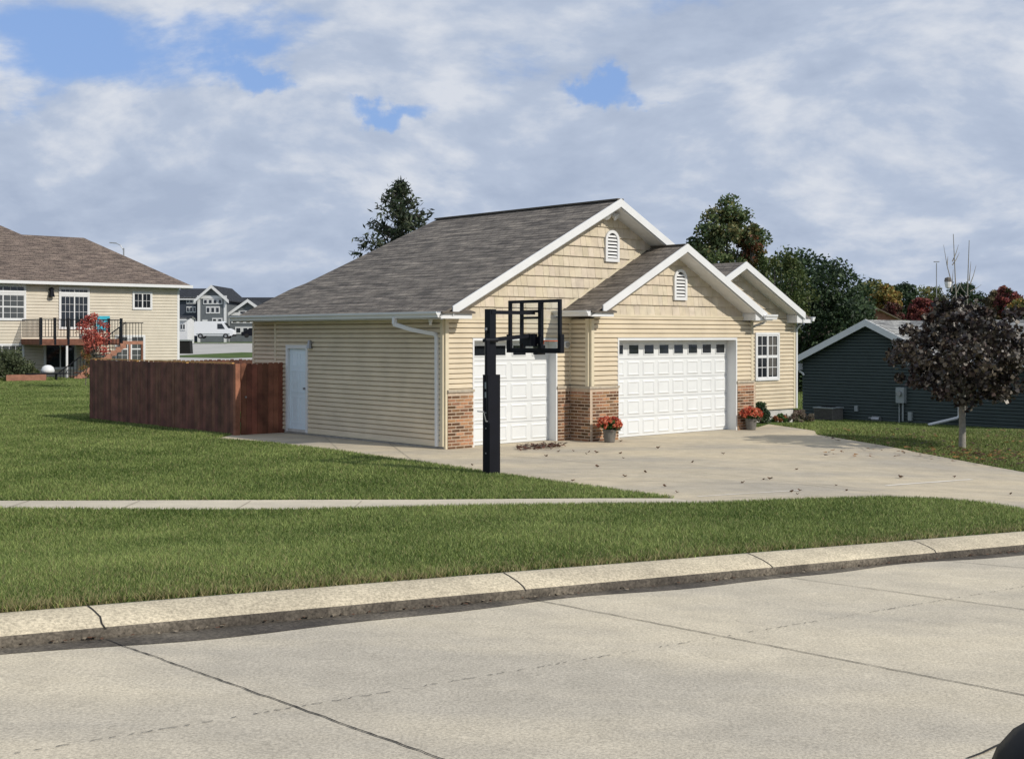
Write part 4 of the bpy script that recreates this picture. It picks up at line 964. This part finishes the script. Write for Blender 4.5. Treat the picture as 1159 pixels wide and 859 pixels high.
shrub(896, 470, 34.6, .55, .40, 'dry brown rounded shrub at the foot of the right wing wall', DB, spiky=True, n=70, per=90)
shrub(861, 470, 32.9, .15, .62, 'narrow dark green shrub behind the right flower pot', DK, n=40)
shrub(878, 470, 33.8, .32, .26, 'low green plant with reddish tips between the two shrubs at the wing wall', [(.06, .12, .03), (.3, .12, .05)], nm='garden_plant', n=30)
shrub(8, 430, 64, 1.0, 1.9, 'leafy green shrub at the far left by the beige house', [(.07, .09, .04), (.10, .12, .06), (.05, .07, .03)], n=70, size=.12)
shrub(31, 430, 65, .5, .9, 'leafy green shrub beside the white grill cover', [(.08, .10, .04), (.12, .13, .06), (.06, .08, .03)], n=60, size=.12)
# ---------------------------------------------------------------- beige house at the left
LX, LY = -19.4, 74.6; LZ = float(H(LX, LY))
lh = thing('beige_house', 'two-storey beige house with brown hip roof and raised deck at the far left', 'house', (LX, LY, LZ), AH)
lcu, lcv = loc(LX, LY)
def lq(px, py, v=0.0):   # pixel on the facade -> (u, z) in house frame
    rx, rz = (px-CX)/F, (HY-py)/F; ru, rv = rx*UX+UY, rx*VX+VY; cu, cv = loc(0, 0); t = (lcv+v-cv)/rv; return (cu+t*ru-lcu, t*rz-LZ)
lf = PL((0, 0), (1, 0), (0, -1))
m = MB(); ez = 2.93-LZ; m.box(-26, 0, .001, 12, -.5, ez-.1, 'beige'); lap(m, lf, -26, 0, 0.0, ez-.2, 'beige', ex=.17, proud=.045); m.build('wall', lh)
m = MB(); fbox(m, lf, -.12, .02, 0, ez-.2, .0, .05, 'white'); fbox(m, lf, -26, 0, ez-.55, ez-.2, 0, .03, 'beige'); m.build('corner_trim', lh)
m = MB(); k_ = .62; w = 3.97; u25 = lq(25, 268, w)[0]
uvslope(m, [(.5, -.5, ez), (-w, w, ez+(w+.5)*k_), (u25, w, ez+(w+.5)*k_), (u25-2.2, 6.1, ez+6.6*k_), (-26.5, 6.1, ez+6.6*k_), (-26.5, -.5, ez)], (1, 0, 0), 'roof_brown')
uvslope(m, [(.5, -.5, ez), (-w, w, ez+(w+.5)*k_), (-w, 8.5, ez+(w+.5)*k_), (.5, 12.5, ez)], (0, 1, 0), 'roof_brown'); uvslope(m, [(-26.5, 12.5, ez), (-w, 8.5, ez+(w+.5)*k_), (-w, w, ez+(w+.5)*k_+.01), (u25, w, ez+(w+.5)*k_+.01), (-26.5, 8.5, ez+6.4*k_)], (1, 0, 0), 'roof_brown')
m.build('roof', lh)
m = MB(); m.box(-26.5, .5, -.58, -.45, ez-.17, ez-.01, 'white'); m.box(.5, .6, -.58, 12.5, ez-.17, ez-.01, 'white'); m.box(-26.5, .5, -.45, 0, ez-.19, ez-.175, 'soffit'); m.build('gutter', lh)
m = MB(); m.box(.02, .12, .3, .4, .2, ez-.2, 'metal'); m.build('downspout', lh)
def lw(x0, y0, x1, y1, **k):
    a, z1_ = lq(x0, y0); b, z0_ = lq(x1, y1); window(lh, lf, a, b, z0_, z1_, fr=.09, proud=.085, munt=.017, **k)
lw(-22, 323, 27, 330, sashes=2, cols=3, rows=1, glass='glass'); lw(-22, 333, 27, 361, sashes=2, cols=3, rows=2, hsplit=.5, glass='glass2')
lw(68, 327, 99, 332, sashes=2, cols=3, rows=1); lw(68, 335, 99, 371, sashes=2, cols=3, rows=4, name='sliding_door', glass='glass')
lw(151, 332, 170, 349, sashes=2, cols=2, rows=2); lw(-22, 391, 25, 412, sashes=2, cols=3, rows=1, glass='glass2')
lw(51, 388, 84, 416, sashes=2, cols=1, rows=1, name='patio_door'); lw(131, 381, 144, 409, sashes=1, cols=2, rows=2, hsplit=.5, glass='glass2'); lw(148, 381, 162, 409, sashes=1, cols=2, rows=2, hsplit=.5, glass='glass2')
a, z_ = lq(57, 332); m = MB(); m.tube([lf.p(a, z_+.2, .0), lf.p(a, z_+.2, .22)], .12, 'black', 8); m.tube([lf.p(a, z_+.3, .2), lf.p(a, z_-.2, .2)], [.06, .17], 'black', 8); m.build('wall_light', lh)
# deck with stairs (part of the house)
deck = bpy.data.objects.new('deck', None); col0.objects.link(deck); deck.parent = lh
DV = -2.6
dl, dz0 = lq(46, 375, DV); dr, _ = lq(135, 375, DV); de, _ = lq(162, 375, DV); dz = 2.75
m = MB(); m.box(dl, dr, DV, -.06, dz-.06, dz, 'wood_red'); m.box(dl-.04, dr, DV-.06, DV, dz-.32, dz-.0, 'wood'); m.box(dl-.04, dl, DV, -.06, dz-.3, dz, 'wood'); m.box(dr, de, DV, -1.0, dz-.30, dz-.12, 'wood_red'); m.build('deck_floor', deck)
m = MB()
def rail(x0, y0, x1, y1, zb_, h=1.0):
    m.prism((x0, y0-.03, zb_+h), (x1, y1-.03, zb_+h), (.0, .06, 0), (0, 0, .05), 'black'); m.prism((x0, y0-.02, zb_+.1), (x1, y1-.02, zb_+.1), (0, .04, 0), (0, 0, .04), 'black')
    L_ = math.hypot(x1-x0, y1-y0); k = int(L_/.16)
    for i in range(k): f_ = (i+.5)/k; x_, y_ = x0+(x1-x0)*f_, y0+(y1-y0)*f_; m.box(x_-.012, x_+.012, y_-.012, y_+.012, zb_+.1, zb_+h, 'black')
rail(dl, DV, dr, DV, dz); rail(dl, DV, dl+.001, -.1, dz); rail(dr, DV+.0, de, DV+.0, dz-.15)
m.build('railing', deck)
for px in (46, 62, 77, 107, 123, 137):
    u_, _ = lq(px, 375, DV); m = MB(); m.box(u_-.06, u_+.06, DV-.07, DV+.05, dz-.3, dz+1.1, 'black'); m.build('railing_post', deck)
for px, mat in ((76, 'white'), (147, 'wood_red'), (161, 'wood')):
    u_, _ = lq(px, 375, DV); m = MB(); m.box(u_-.05, u_+.05, DV+.0, DV+.10, -.1, dz-.3, mat); m.build('deck_post', deck)
# stairs descending left in front of the deck
s0x, _ = lq(142, 375, DV-1.1); s1x, _ = lq(64, 428, DV-1.1); m = MB(); nst = 14
for i in range(nst):
    f_ = (i+.5)/nst; x_ = s0x+(s1x-s0x)*f_; z_ = dz-.1-(dz-.1)*(i+1)/nst; m.box(x_-.17, x_+.17, DV-1.1, DV-.12, z_, z_+.05, 'wood_red'); 
    m.box(x_-.16, x_+.16, DV-1.13, DV-1.08, z_-.22, z_+.03, 'wood_red')
m.prism((s0x, DV-1.12, dz-.45), (s1x, DV-1.12, -.05), (0, .05, 0), (0, 0, .22), 'wood_red'); m.build('stairs', deck)
m = MB(); m.prism((s0x, DV-1.15, dz+.85), (s1x, DV-1.15, .9), (0, .05, 0), (0, 0, .06), 'black')
for i in range(22): f_ = i/21; x_ = s0x+(s1x-s0x)*f_; zb_ = (dz-.1)*(1-f_); m.box(x_-.014, x_+.014, DV-1.14, DV-1.11, zb_, zb_+.95, 'black')
m.build('stair_railing', deck)
# teal chair on the deck
u_, _ = lq(117, 372, DV+.7); cx_, cy_ = LX+u_*UX+(DV+.7)*VX, LY+u_*UY+(DV+.7)*VY
ch = thing('deck_chair', 'bright teal chair standing on the raised deck', 'chair', (cx_, cy_, LZ+dz), AH-.4)
m = MB(); m.box(-.35, .35, -.3, .3, .42, .5, 'teal'); m.build('seat', ch); m = MB(); m.prism((-.35, .28, .5), (.35, .28, .5), (0, .06, 0), (0, .15, .75), 'teal'); m.build('backrest', ch)
for a in (-.3, .3):
    for b in (-.25, .25): m = MB(); m.box(a-.03, a+.03, b-.03, b+.03, 0, .42, 'teal'); m.build('leg', ch)
# covered grill and planter
x, y, z = at(54, 64); gr = thing('grill', 'white covered barbecue grill beside the foot of the deck stairs', 'grill', (x, y, z), .5)
m = MB(); m.lathe((0, 0, .42), [(0, .36), (.14, .34), (.27, .25), (.33, .10), (.33, .0), (.2, -.06), (0, -.12)], 'white', 16); m.build('lid', gr, smooth=True)
m = MB(); m.box(-1.05, 1.0, -.3, .3, .32, .37, 'black'); m.build('shelf', gr)
for a in (-.4, .4): m = MB(); m.box(a-.03, a+.03, -.2, .2, 0, .32, 'black'); m.build('leg', gr)
x, y, z = at(30, 63); pb = thing('planter_box', 'low timber-edged planter box below the green shrubs at the left', 'planter', (x, y, z), .3)
m = MB()
for q in ((-.9, .9, -.4, -.35, 0, .32), (-.9, .9, .35, .4, 0, .32), (-.9, -.85, -.35, .35, 0, .32), (.85, .9, -.35, .35, 0, .32)): m.box(*q, 'wood_red')
m.build('boards', pb); m = MB(); m.box(-.85, .85, -.35, .35, 0, .26, 'mulch'); m.build('soil', pb)
# street light above the beige roof
def lamp(px, d, toppy, label):
    x, y, z = at(px, d); t = thing('street_lamp', label, 'street lamp', (x, y, z), 0, None); h = zpix(toppy, d)-z
    m = MB(); m.tube([(0, 0, 0), (0, 0, h)], [.14, .09], 'metal', 8); m.build('pole', t)
    m = MB(); m.tube([(0, 0, h-.3), (-.4, 0, h+.35), (-.95, 0, h+.6)], .05, 'metal', 6); m.build('arm', t); m = MB(); m.prism((-1.75, -.15, h+.62), (-.9, -.12, h+.55), (0, .3, 0), (0, 0, .12), 'metal'); m.build('lamp_head', t)
lamp(140, 160, 281, 'slim grey street lamp rising behind the beige house roof')
# ---------------------------------------------------------------- far townhouses, van, bins
def town(px0, px1, eave, base, ridge, d, depth, wallm, label, gable=True, wins=(), roofm='roof_slate', trimw=.35):
    x0, x1 = (px0-CX)/F*d, (px1-CX)/F*d; z = zpix(base, d); ze, zr_ = zpix(eave, d)-z, zpix(ridge, d)-z; Wd = x1-x0
    t = thing('townhouse', label, 'house', (x0, d, z)); pl = PL((0, 0), (1, 0), (0, -1))
    m = MB(); m.box(0, Wd, 0, depth, -1.5, ze, wallm)
    if gable: m.face([(0, -.001, ze), (Wd, -.001, ze), (Wd/2, -.001, zr_)], wallm)
    m.build('wall', t); m = MB()
    if gable:
        o = .5; s = (zr_-ze)/(Wd/2)
        uvslope(m, [(-o, -o, ze-o*s), (Wd/2, -o, zr_), (Wd/2, depth, zr_), (-o, depth, ze-o*s)], (0, 1, 0), roofm, .15); uvslope(m, [(Wd+o, -o, ze-o*s), (Wd/2, -o, zr_), (Wd/2, depth, zr_), (Wd+o, depth, ze-o*s)], (0, 1, 0), roofm, .15)
    else: uvslope(m, [(-.3, -.5, ze), (Wd+.3, -.5, ze), (Wd+.3, depth/2, zr_), (-.3, depth/2, zr_)], (1, 0, 0), roofm, .15); uvslope(m, [(-.3, depth, ze), (Wd+.3, depth, ze), (Wd+.3, depth/2, zr_), (-.3, depth/2, zr_)], (1, 0, 0), roofm, .15)
    m.build('roof', t); m = MB()
    if gable:
        for sx in (-o, Wd+o): m.prism((sx, -o-.12, ze-o*s+.05), (Wd/2, -o-.12, zr_+.05), (0, .12, 0), (0, 0, -.5), 'white')
        fbox(m, pl, -.1, Wd+.1, ze-.15, ze+.3, 0, .12, 'white'); fbox(m, pl, -.05, .35, -.5, ze-.15, 0, .11, 'white'); fbox(m, pl, Wd-.35, Wd+.05, -.5, ze-.15, 0, .11, 'white')
    else: fbox(m, pl, 0, Wd, ze-.35, ze+.02, 0, .5, 'white')
    m.build('trim', t)
    for (a, b, c, e, n) in wins:   # px range, py range, count
        ua, ub = (a-px0)/F*d, (b-px0)/F*d; za, zb2 = zpix(e, d)-z, zpix(c, d)-z
        w2 = (ub-ua)/n
        for i in range(n):
            m = MB(); fbox(m, pl, ua+i*w2+.02, ua+(i+1)*w2-.02, za, zb2, 0, .10, 'white'); wo = m.build('window', t)
            m = MB(); fbox(m, pl, ua+i*w2+w2*.22, ua+(i+1)*w2-w2*.22, za+(zb2-za)*.2, zb2-(zb2-za)*.17, .101, .13, 'glass'); m.build('pane', wo)
    return t
D1 = 195
town(224, 256, 337, 384, 323, D1, 14, 'darkgrey', 'tall grey gabled townhouse with white-banded windows behind the white van', True, ((230, 252, 338.5, 344.5, 4), (233, 249, 347, 355, 3), (240, 252, 360, 367, 2), (229, 235, 362, 380, 1)))
town(196, 223, 337, 386, 325, D1+3, 12, 'navy', 'dark navy townhouse wing just left of the tall grey gabled townhouse', False, ((211, 222, 338, 344, 3), (211, 222, 347, 354, 3), (203, 209, 361, 372, 2), (217, 222, 360, 366, 1)))
town(255, 345, 366, 384, 335, D1+10, 16, 'darkgrey', 'long dark-roofed townhouse right of the tall grey gabled one', False, ((262, 272, 368, 376, 2),))
town(257, 305, 356, 384, 339, D1+2, 8, 'darkgrey', 'lower grey townhouse with white-edged gable right of the tall one', True, ((270, 280, 352, 356, 1), (262, 300, 362, 366, 5), (266, 298, 370, 378, 4)))
town(199, 212, 360, 386, 357, 186, 4, 'soffit', 'low pale garage block at the corner of the beige house', False, ((204, 210, 366, 374, 2),))
# van
vx0 = (222-CX)/F*183; vb = zpix(383.2, 183)
van = thing('delivery_van', 'white high-roof delivery van parked on the far street', 'van', (vx0+2.7, 183, vb), 0)
pr = [(-2.75, .4), (2.6, .4), (2.8, .6), (2.74, 1.15), (2.1, 1.42), (1.45, 2.25), (1.05, 2.45), (-2.65, 2.45), (-2.78, 2.2)]
m = MB(); a = [(x_, -1, z_) for x_, z_ in pr]; b = [(x_, 1, z_) for x_, z_ in pr]; m.face(a[::-1] if False else a, 'van'); m.face(b[::-1], 'van')
for i in range(len(pr)): m.face([a[i-1], a[i], b[i], b[i-1]], 'van')
vbod = m.build('body', van); vbod.modifiers.new('b', 'BEVEL').width = .06
m = MB(); m.face([(.55, -1.012, 1.35), (1.65, -1.012, 1.35), (1.2, -1.012, 2.1), (.55, -1.012, 2.1)], 'glass'); m.build('side_window', van)
m = MB(); m.face([(2.1, -.9, 1.46), (2.1, .9, 1.46), (1.49, .85, 2.25), (1.49, -.85, 2.25)], 'glass'); m.build('windscreen', van)
m = MB(); m.box(2.6, 2.83, -.98, .98, .3, .6, 'rubber'); m.build('bumper', van); m = MB(); m.box(-2.4, 2.3, -1.03, -1.0, .55, .72, 'greybox'); m.build('trim', van)
for sx in (-1.85, 1.75):
    for sy in (-1.06, .86):
        m = MB(); m.tube([(sx, sy, .36), (sx, sy+.2, .36)], .37, 'rubber', 16); wh = m.build('wheel', van); m = MB(); m.tube([(sx, sy-.01, .36), (sx, sy+.21, .36)], .18, 'metal', 12); m.build('rim', wh)
for i, (pr_, lb) in enumerate(((262, 'dark car parked to the right of the white van'),)):
    cx0 = (263-CX)/F*188; car = thing('parked_car', lb, 'car', (cx0+3.6, 188, zpix(382.5, 188)))
    pf = [(-2.1, .3), (2.1, .3), (2.15, .8), (1.3, .95), (.7, 1.45), (-.9, 1.45), (-1.6, .95), (-2.15, .85)]
    m = MB(); a = [(x_, -.85, z_) for x_, z_ in pf]; b = [(x_, .85, z_) for x_, z_ in pf]; m.face(a, 'black'); m.face(b[::-1], 'black')
    for j in range(len(pf)): m.face([a[j-1], a[j], b[j], b[j-1]], 'black')
    m.build('body', car)
    for sx in (-1.35, 1.35): m = MB(); m.tube([(sx, -.9, .32), (sx, -.7, .32)], .32, 'rubber', 14); m.build('wheel', car)
# wheelie bin beside the beige house
x, y, z = at(211, 96); bn = thing('wheelie_bin', 'dark wheeled rubbish bins group at the corner of the beige house lawn', 'bin', (x, y, zpix(401, 96)))
bn['label'] = 'dark wheeled rubbish bin past the corner of the beige house'
m = MB(); m.prism((-.45, -.4, .05), (-.5, -.45, 1.0), (.85, 0, 0), (0, .8, 0), 'rubber'); m.build('body', bn); m = MB(); m.box(-.55, .42, -.5, .42, 1.0, 1.1, 'greybox'); m.build('lid', bn)
# ---------------------------------------------------------------- dark house at the right
du, dv = 24.0, 0.0; dw = wor(du, dv); DZ = -3.05
dh = thing('dark_house', 'dark slate house with pale roof edge and gable behind the maroon maple', 'house', (dw[0], dw[1], DZ), AH)
dp = PL((0, 0), (0, 1), (-1, 0)); ez = -.92-DZ; ap = 5.66; el, er = 8.65, 2.67; azp = .56-DZ; sg = (azp-ez)/(el+.25-ap)
m = MB(); lap(m, dp, -14, 8.5, -.3, ez-.0, 'darksid', ex=.115); hp = [(-sg, -1, azp-.1+sg*ap), (sg, -1, azp-.1-sg*ap)]; lap(m, dp, 2.6, 8.5, ez, azp, 'darksid', ex=.115, hps=hp)
m.box(.02, 9, -14, 8.5, -.5, ez-.02, 'darksid'); P_ = clip([(2.6, ez-.3), (8.5, ez-.3), (8.5, 5), (2.6, 5)], hp); m.face([dp.p(a, b, -.005) for a, b in P_], 'darksid'); m.build('wall', dh)
zg = lambda v: azp-sg*abs(v-ap); m = MB()
uvslope(m, [(-.3, el+.25, zg(el+.25)), (-.3, ap, azp), (4.5, ap, azp), (4.5, el+.25, zg(el+.25))], (1, 0, 0), 'roof_pale', .08); uvslope(m, [(-.3, er-.25, zg(er-.25)), (-.3, ap, azp), (3.6, ap, azp), (-.29, er-.3, zg(er-.25))], (1, 0, 0), 'roof_pale', .08)
uvslope(m, [(-.35, -14.5, ez+.05), (-.35, er-.1, ez+.05), (2.55, ap+.3, azp-.01), (2.55, -14.5, azp-.01)], (0, 1, 0), 'roof_pale', .08); uvslope(m, [(9.3, -14.5, ez-.6), (9.3, 5.6, ez-.6), (2.55, 5.6, azp-.012), (2.55, -14.5, azp-.012)], (0, 1, 0), 'roof_pale', .08)
m.build('roof', dh)
m = MB()
for s in (el+.25, er-.2): m.prism((-.34, s, zg(s)+.02), (-.34, ap, azp+.02), (.04, 0, 0), (0, 0, -.24), 'white')
m.box(-.42, -.34, -14.5, er-.3, ez-.1, ez+.06, 'white'); m.box(-.3, 0, 8.5, 8.86, ez-.35, ez-.1, 'white'); m.build('rake_board', dh)
m = MB()
m.tube([(-.2, 8.8, ez-.25), (-.08, 8.45, ez-.48), (-.08, 8.42, ez-.55)], .04, 'white', 6); m.build('downspout', dh); m = MB()
v_, z_ = 2.22, -2.96-DZ; m.tube([(-.08, v_, ez-.1), (-.08, v_, .38), (-.12, v_+.05, .3), (-.75, v_+.75, .06)], .05, 'white', 8); m.build('downspout', dh)
m = MB(); m.box(-.04, .0, -14, 8.5, -.3, .0, 'found'); m.build('foundation', dh)
# utility boxes, meters
ub = bpy.data.objects.new('electric_meter', None); col0.objects.link(ub); ub.parent = dh
m = MB(); m.box(-.22, -.03, 4.20, 4.52, .72, 1.26, 'greybox'); m.tube([(-.22, 4.36, 1.05), (-.30, 4.36, 1.05)], .085, 'metal', 12); m.build('meter_box', ub)
m = MB(); m.tube([(-.12, 4.44, .72), (-.12, 4.44, -.1)], .025, 'greybox', 6); m.tube([(-.12, 4.30, .72), (-.12, 4.30, .1)], .035, 'greybox', 6); m.build('conduit', ub)
m = MB(); m.box(-.14, -.02, 3.96, 4.10, .12, .42, 'greybox'); m.build('junction_box', dh)
m = MB(); m.tube([(-.2, 5.45, .12), (-.2, 5.15, .12)], .10, 'metal', 10); m.tube([(-.2, 5.3, .1), (-.2, 5.3, -.2)], .03, 'metal', 6); m.tube([(-.2, 5.5, .15), (-.2, 5.6, .15), (-.05, 5.6, .15)], .02, 'metal', 6); m.build('gas_meter', dh)
m = MB(); m.box(-.12, -.02, 6.12, 6.24, .35, .55, 'greybox'); m.build('junction_box', dh)
aw = wor(du-.6, 7.0); ac = thing('air_conditioner', 'dark outdoor air conditioner unit by the dark slate wall', 'air conditioner', (aw[0], aw[1], float(H(*aw))), AH)
ac.scale = (.9, .95, .8)
m = MB(); m.box(-.35, .35, -.42, .42, .0, .55, 'pot')
for i in range(9): m.box(-.365, -.352, -.40, .40, .05+i*.055, .065+i*.055, 'black')
m.build('casing', ac); m = MB(); m.box(-.38, .38, -.45, .45, .551, .60, 'greybox'); m.tube([(0, 0, .60), (0, 0, .63)], .28, 'black', 16); m.build('fan_grille', ac)
# little brown house behind the dark gable
x, y, z = at(992, 85); z = float(H(x, y)); bh = thing('brown_house', 'small reddish brown gabled house peeking over the dark house roof', 'house', (x, y, z))
hb = zpix(350, 85)-z; m = MB(); m.box(-1.9, 1.9, 0, 6, 0, hb-.9, 'wood_red'); m.face([(-1.9, -.01, hb-.9), (1.9, -.01, hb-.9), (0, -.01, hb)], 'wood_red'); m.build('wall', bh)
m = MB(); uvslope(m, [(-2.3, -.4, hb-1.05), (0, -.4, hb+.05), (0, 6, hb+.05), (-2.3, 6, hb-1.05)], (0, 1, 0), 'roof_brown'); uvslope(m, [(2.3, -.4, hb-1.05), (0, -.4, hb+.05), (0, 6, hb+.05), (2.3, 6, hb-1.05)], (0, 1, 0), 'roof_brown'); m.build('roof', bh)
# ---------------------------------------------------------------- car wing mirror at the lower right
cmz = thing('car_side_mirror', 'black car side mirror housing in the lower right corner', 'car mirror', (.489, 1.0, -.383), 0)
m = MB(); nn = 24
def sup(t, p): c, s = math.cos(t), math.sin(t); return (abs(c)**(2/p)*(1 if c >= 0 else -1), abs(s)**(2/p)*(1 if s >= 0 else -1))
rings = []
for k, (yy, sc_) in enumerate(((-.07, .90), (-.065, .97), (-.04, 1.0), (0, .97), (.04, .85), (.07, .6), (.085, .3))):
    rings.append([(.125*sc_*sup(2*math.pi*i/nn, 2.7)[0]+.0, yy, .098*sc_*sup(2*math.pi*i/nn, 2.7)[1]) for i in range(nn)])
for a, b in zip(rings[:-1], rings[1:]):
    for i in range(nn): m.face([a[i], a[(i+1) % nn], b[(i+1) % nn], b[i]], 'mirror_black')
m.face(rings[-1], 'mirror_black'); m.build('housing', cmz, smooth=True)
m = MB(); m.face([(p[0]*.999, -.0702, p[2]*.999) for p in rings[0]], 'mirror_black'); m.build('mirror_frame', cmz); m = MB(); m.face([(p[0]*.72, -.0712, p[2]*.68) for p in rings[0]], 'glass'); m.build('mirror_glass', cmz)
m = MB(); m.tube([(.05, .0, -.06), (.14, -.03, -.12), (.2, -.08, -.13)], [.035, .04, .05], 'black', 10); m.build('mirror_arm', cmz)
# ---------------------------------------------------------------- grass blades
def pip(x, y, poly):
    ins = np.zeros(len(x), bool); n = len(poly); j = n-1
    for i in range(n):
        xi, yi = poly[i]; xj, yj = poly[j]
        c = ((yi > y) != (yj > y)) & (x < (xj-xi)*(y-yi)/((yj-yi) if yj != yi else 1e-9)+xi); ins ^= c; j = i
    return ins
def grass():
    N_ = 3000000; d = 5.5+(82-5.5)*rng.random(N_)**1.75; px = rng.uniform(-170, 1330, N_); x = (px-CX)/F*d; y = d
    keep = rng.random(N_) < np.clip((d/14), .25, 1.0)**.5
    s, t = kloc(x, y); keep &= t > .35+rng.normal(0, .015, N_)+.02*np.sin(s*2.3)+.012*np.sin(s*7.1)
    keep &= ~pip(x, y, walk_poly) & ~pip(x, y, drive_poly)
    u, v = loc(x, y); keep &= ~((u > -.1) & (v > -.2) & (u < 13) & (v < 12)); keep &= ~((u > 23.9) & (u < 34) & (v < 9)); keep &= ~((u > 9) & (u < 12.9) & (v > .1) & (v < 1))
    x, y, d = x[keep], y[keep], d[keep]; n = len(x); z = H(x, y)
    # patchy turf: growth and tone vary
    pt = np.sin(x*.9+1.3*np.sin(y*.7))*np.sin(y*1.1+.8*np.sin(x*.6)); pt2 = np.sin(x*3.1+y*1.7)*np.sin(y*2.7-x*1.3)
    h = (.038+.018*rng.random(n)+.008*pt)*(1+.3*rng.random(n)); w = .0035+.00032*d+.0004*np.clip(d-35, 0, 50)
    a = rng.uniform(0, 2*math.pi, n); ln = rng.normal(0, .55, (n, 2))
    dx, dy = np.cos(a)*w, np.sin(a)*w
    B0 = np.stack([x-dx, y-dy, z-.005], 1); B1 = np.stack([x+dx, y+dy, z-.005], 1); Tp = np.stack([x+ln[:, 0]*h, y+ln[:, 1]*h, z+h], 1)
    V = np.stack([B0, B1, Tp], 1).reshape(-1, 3)
    c1 = np.array((.065, .112, .018)); c2 = np.array((.33, .40, .125)); dry = np.array((.34, .30, .14))
    f1 = np.clip(.40+.22*pt+.12*pt2+rng.normal(0, .40, n), 0, 1.2)[:, None]; C = c1*(1-f1)+c2*f1
    s, t = kloc(x, y); edge = np.exp(-np.clip(t-.35, 0, 9)/.20)*.55+np.clip((10.5-d)/10, 0, .1); dm = rng.random(n) < (.07+edge+.04*np.clip(pt, 0, 1)); C[dm] = dry*rng.uniform(.6, 1.1, (dm.sum(), 1))
    u, v = loc(x, y); rt = (u > 6) & (rng.random(n) < .18*np.clip((-v-1)/3, 0, 1)); C[rt] = np.array((.20, .17, .08))
    me = bpy.data.meshes.new('grass'); me.vertices.add(3*n); me.vertices.foreach_set('co', V.ravel()); me.loops.add(3*n); me.loops.foreach_set('vertex_index', np.arange(3*n)); me.polygons.add(n)
    me.polygons.foreach_set('loop_start', np.arange(n)*3); me.polygons.foreach_set('loop_total', np.full(n, 3)); me.update(calc_edges=True)
    ca = me.color_attributes.new('Col', 'FLOAT_COLOR', 'POINT'); CC = np.ones((n, 3, 4)); CC[:, :, :3] = C[:, None, :]; ca.data.foreach_set('color', CC.ravel())
    me.materials.append(mt['grass']); o = bpy.data.objects.new('grass', me); col0.objects.link(o); tag(o, 'short green mown grass covering the verge and lawns', 'grass', kind='stuff')
    print('grass blades', n)
grass()
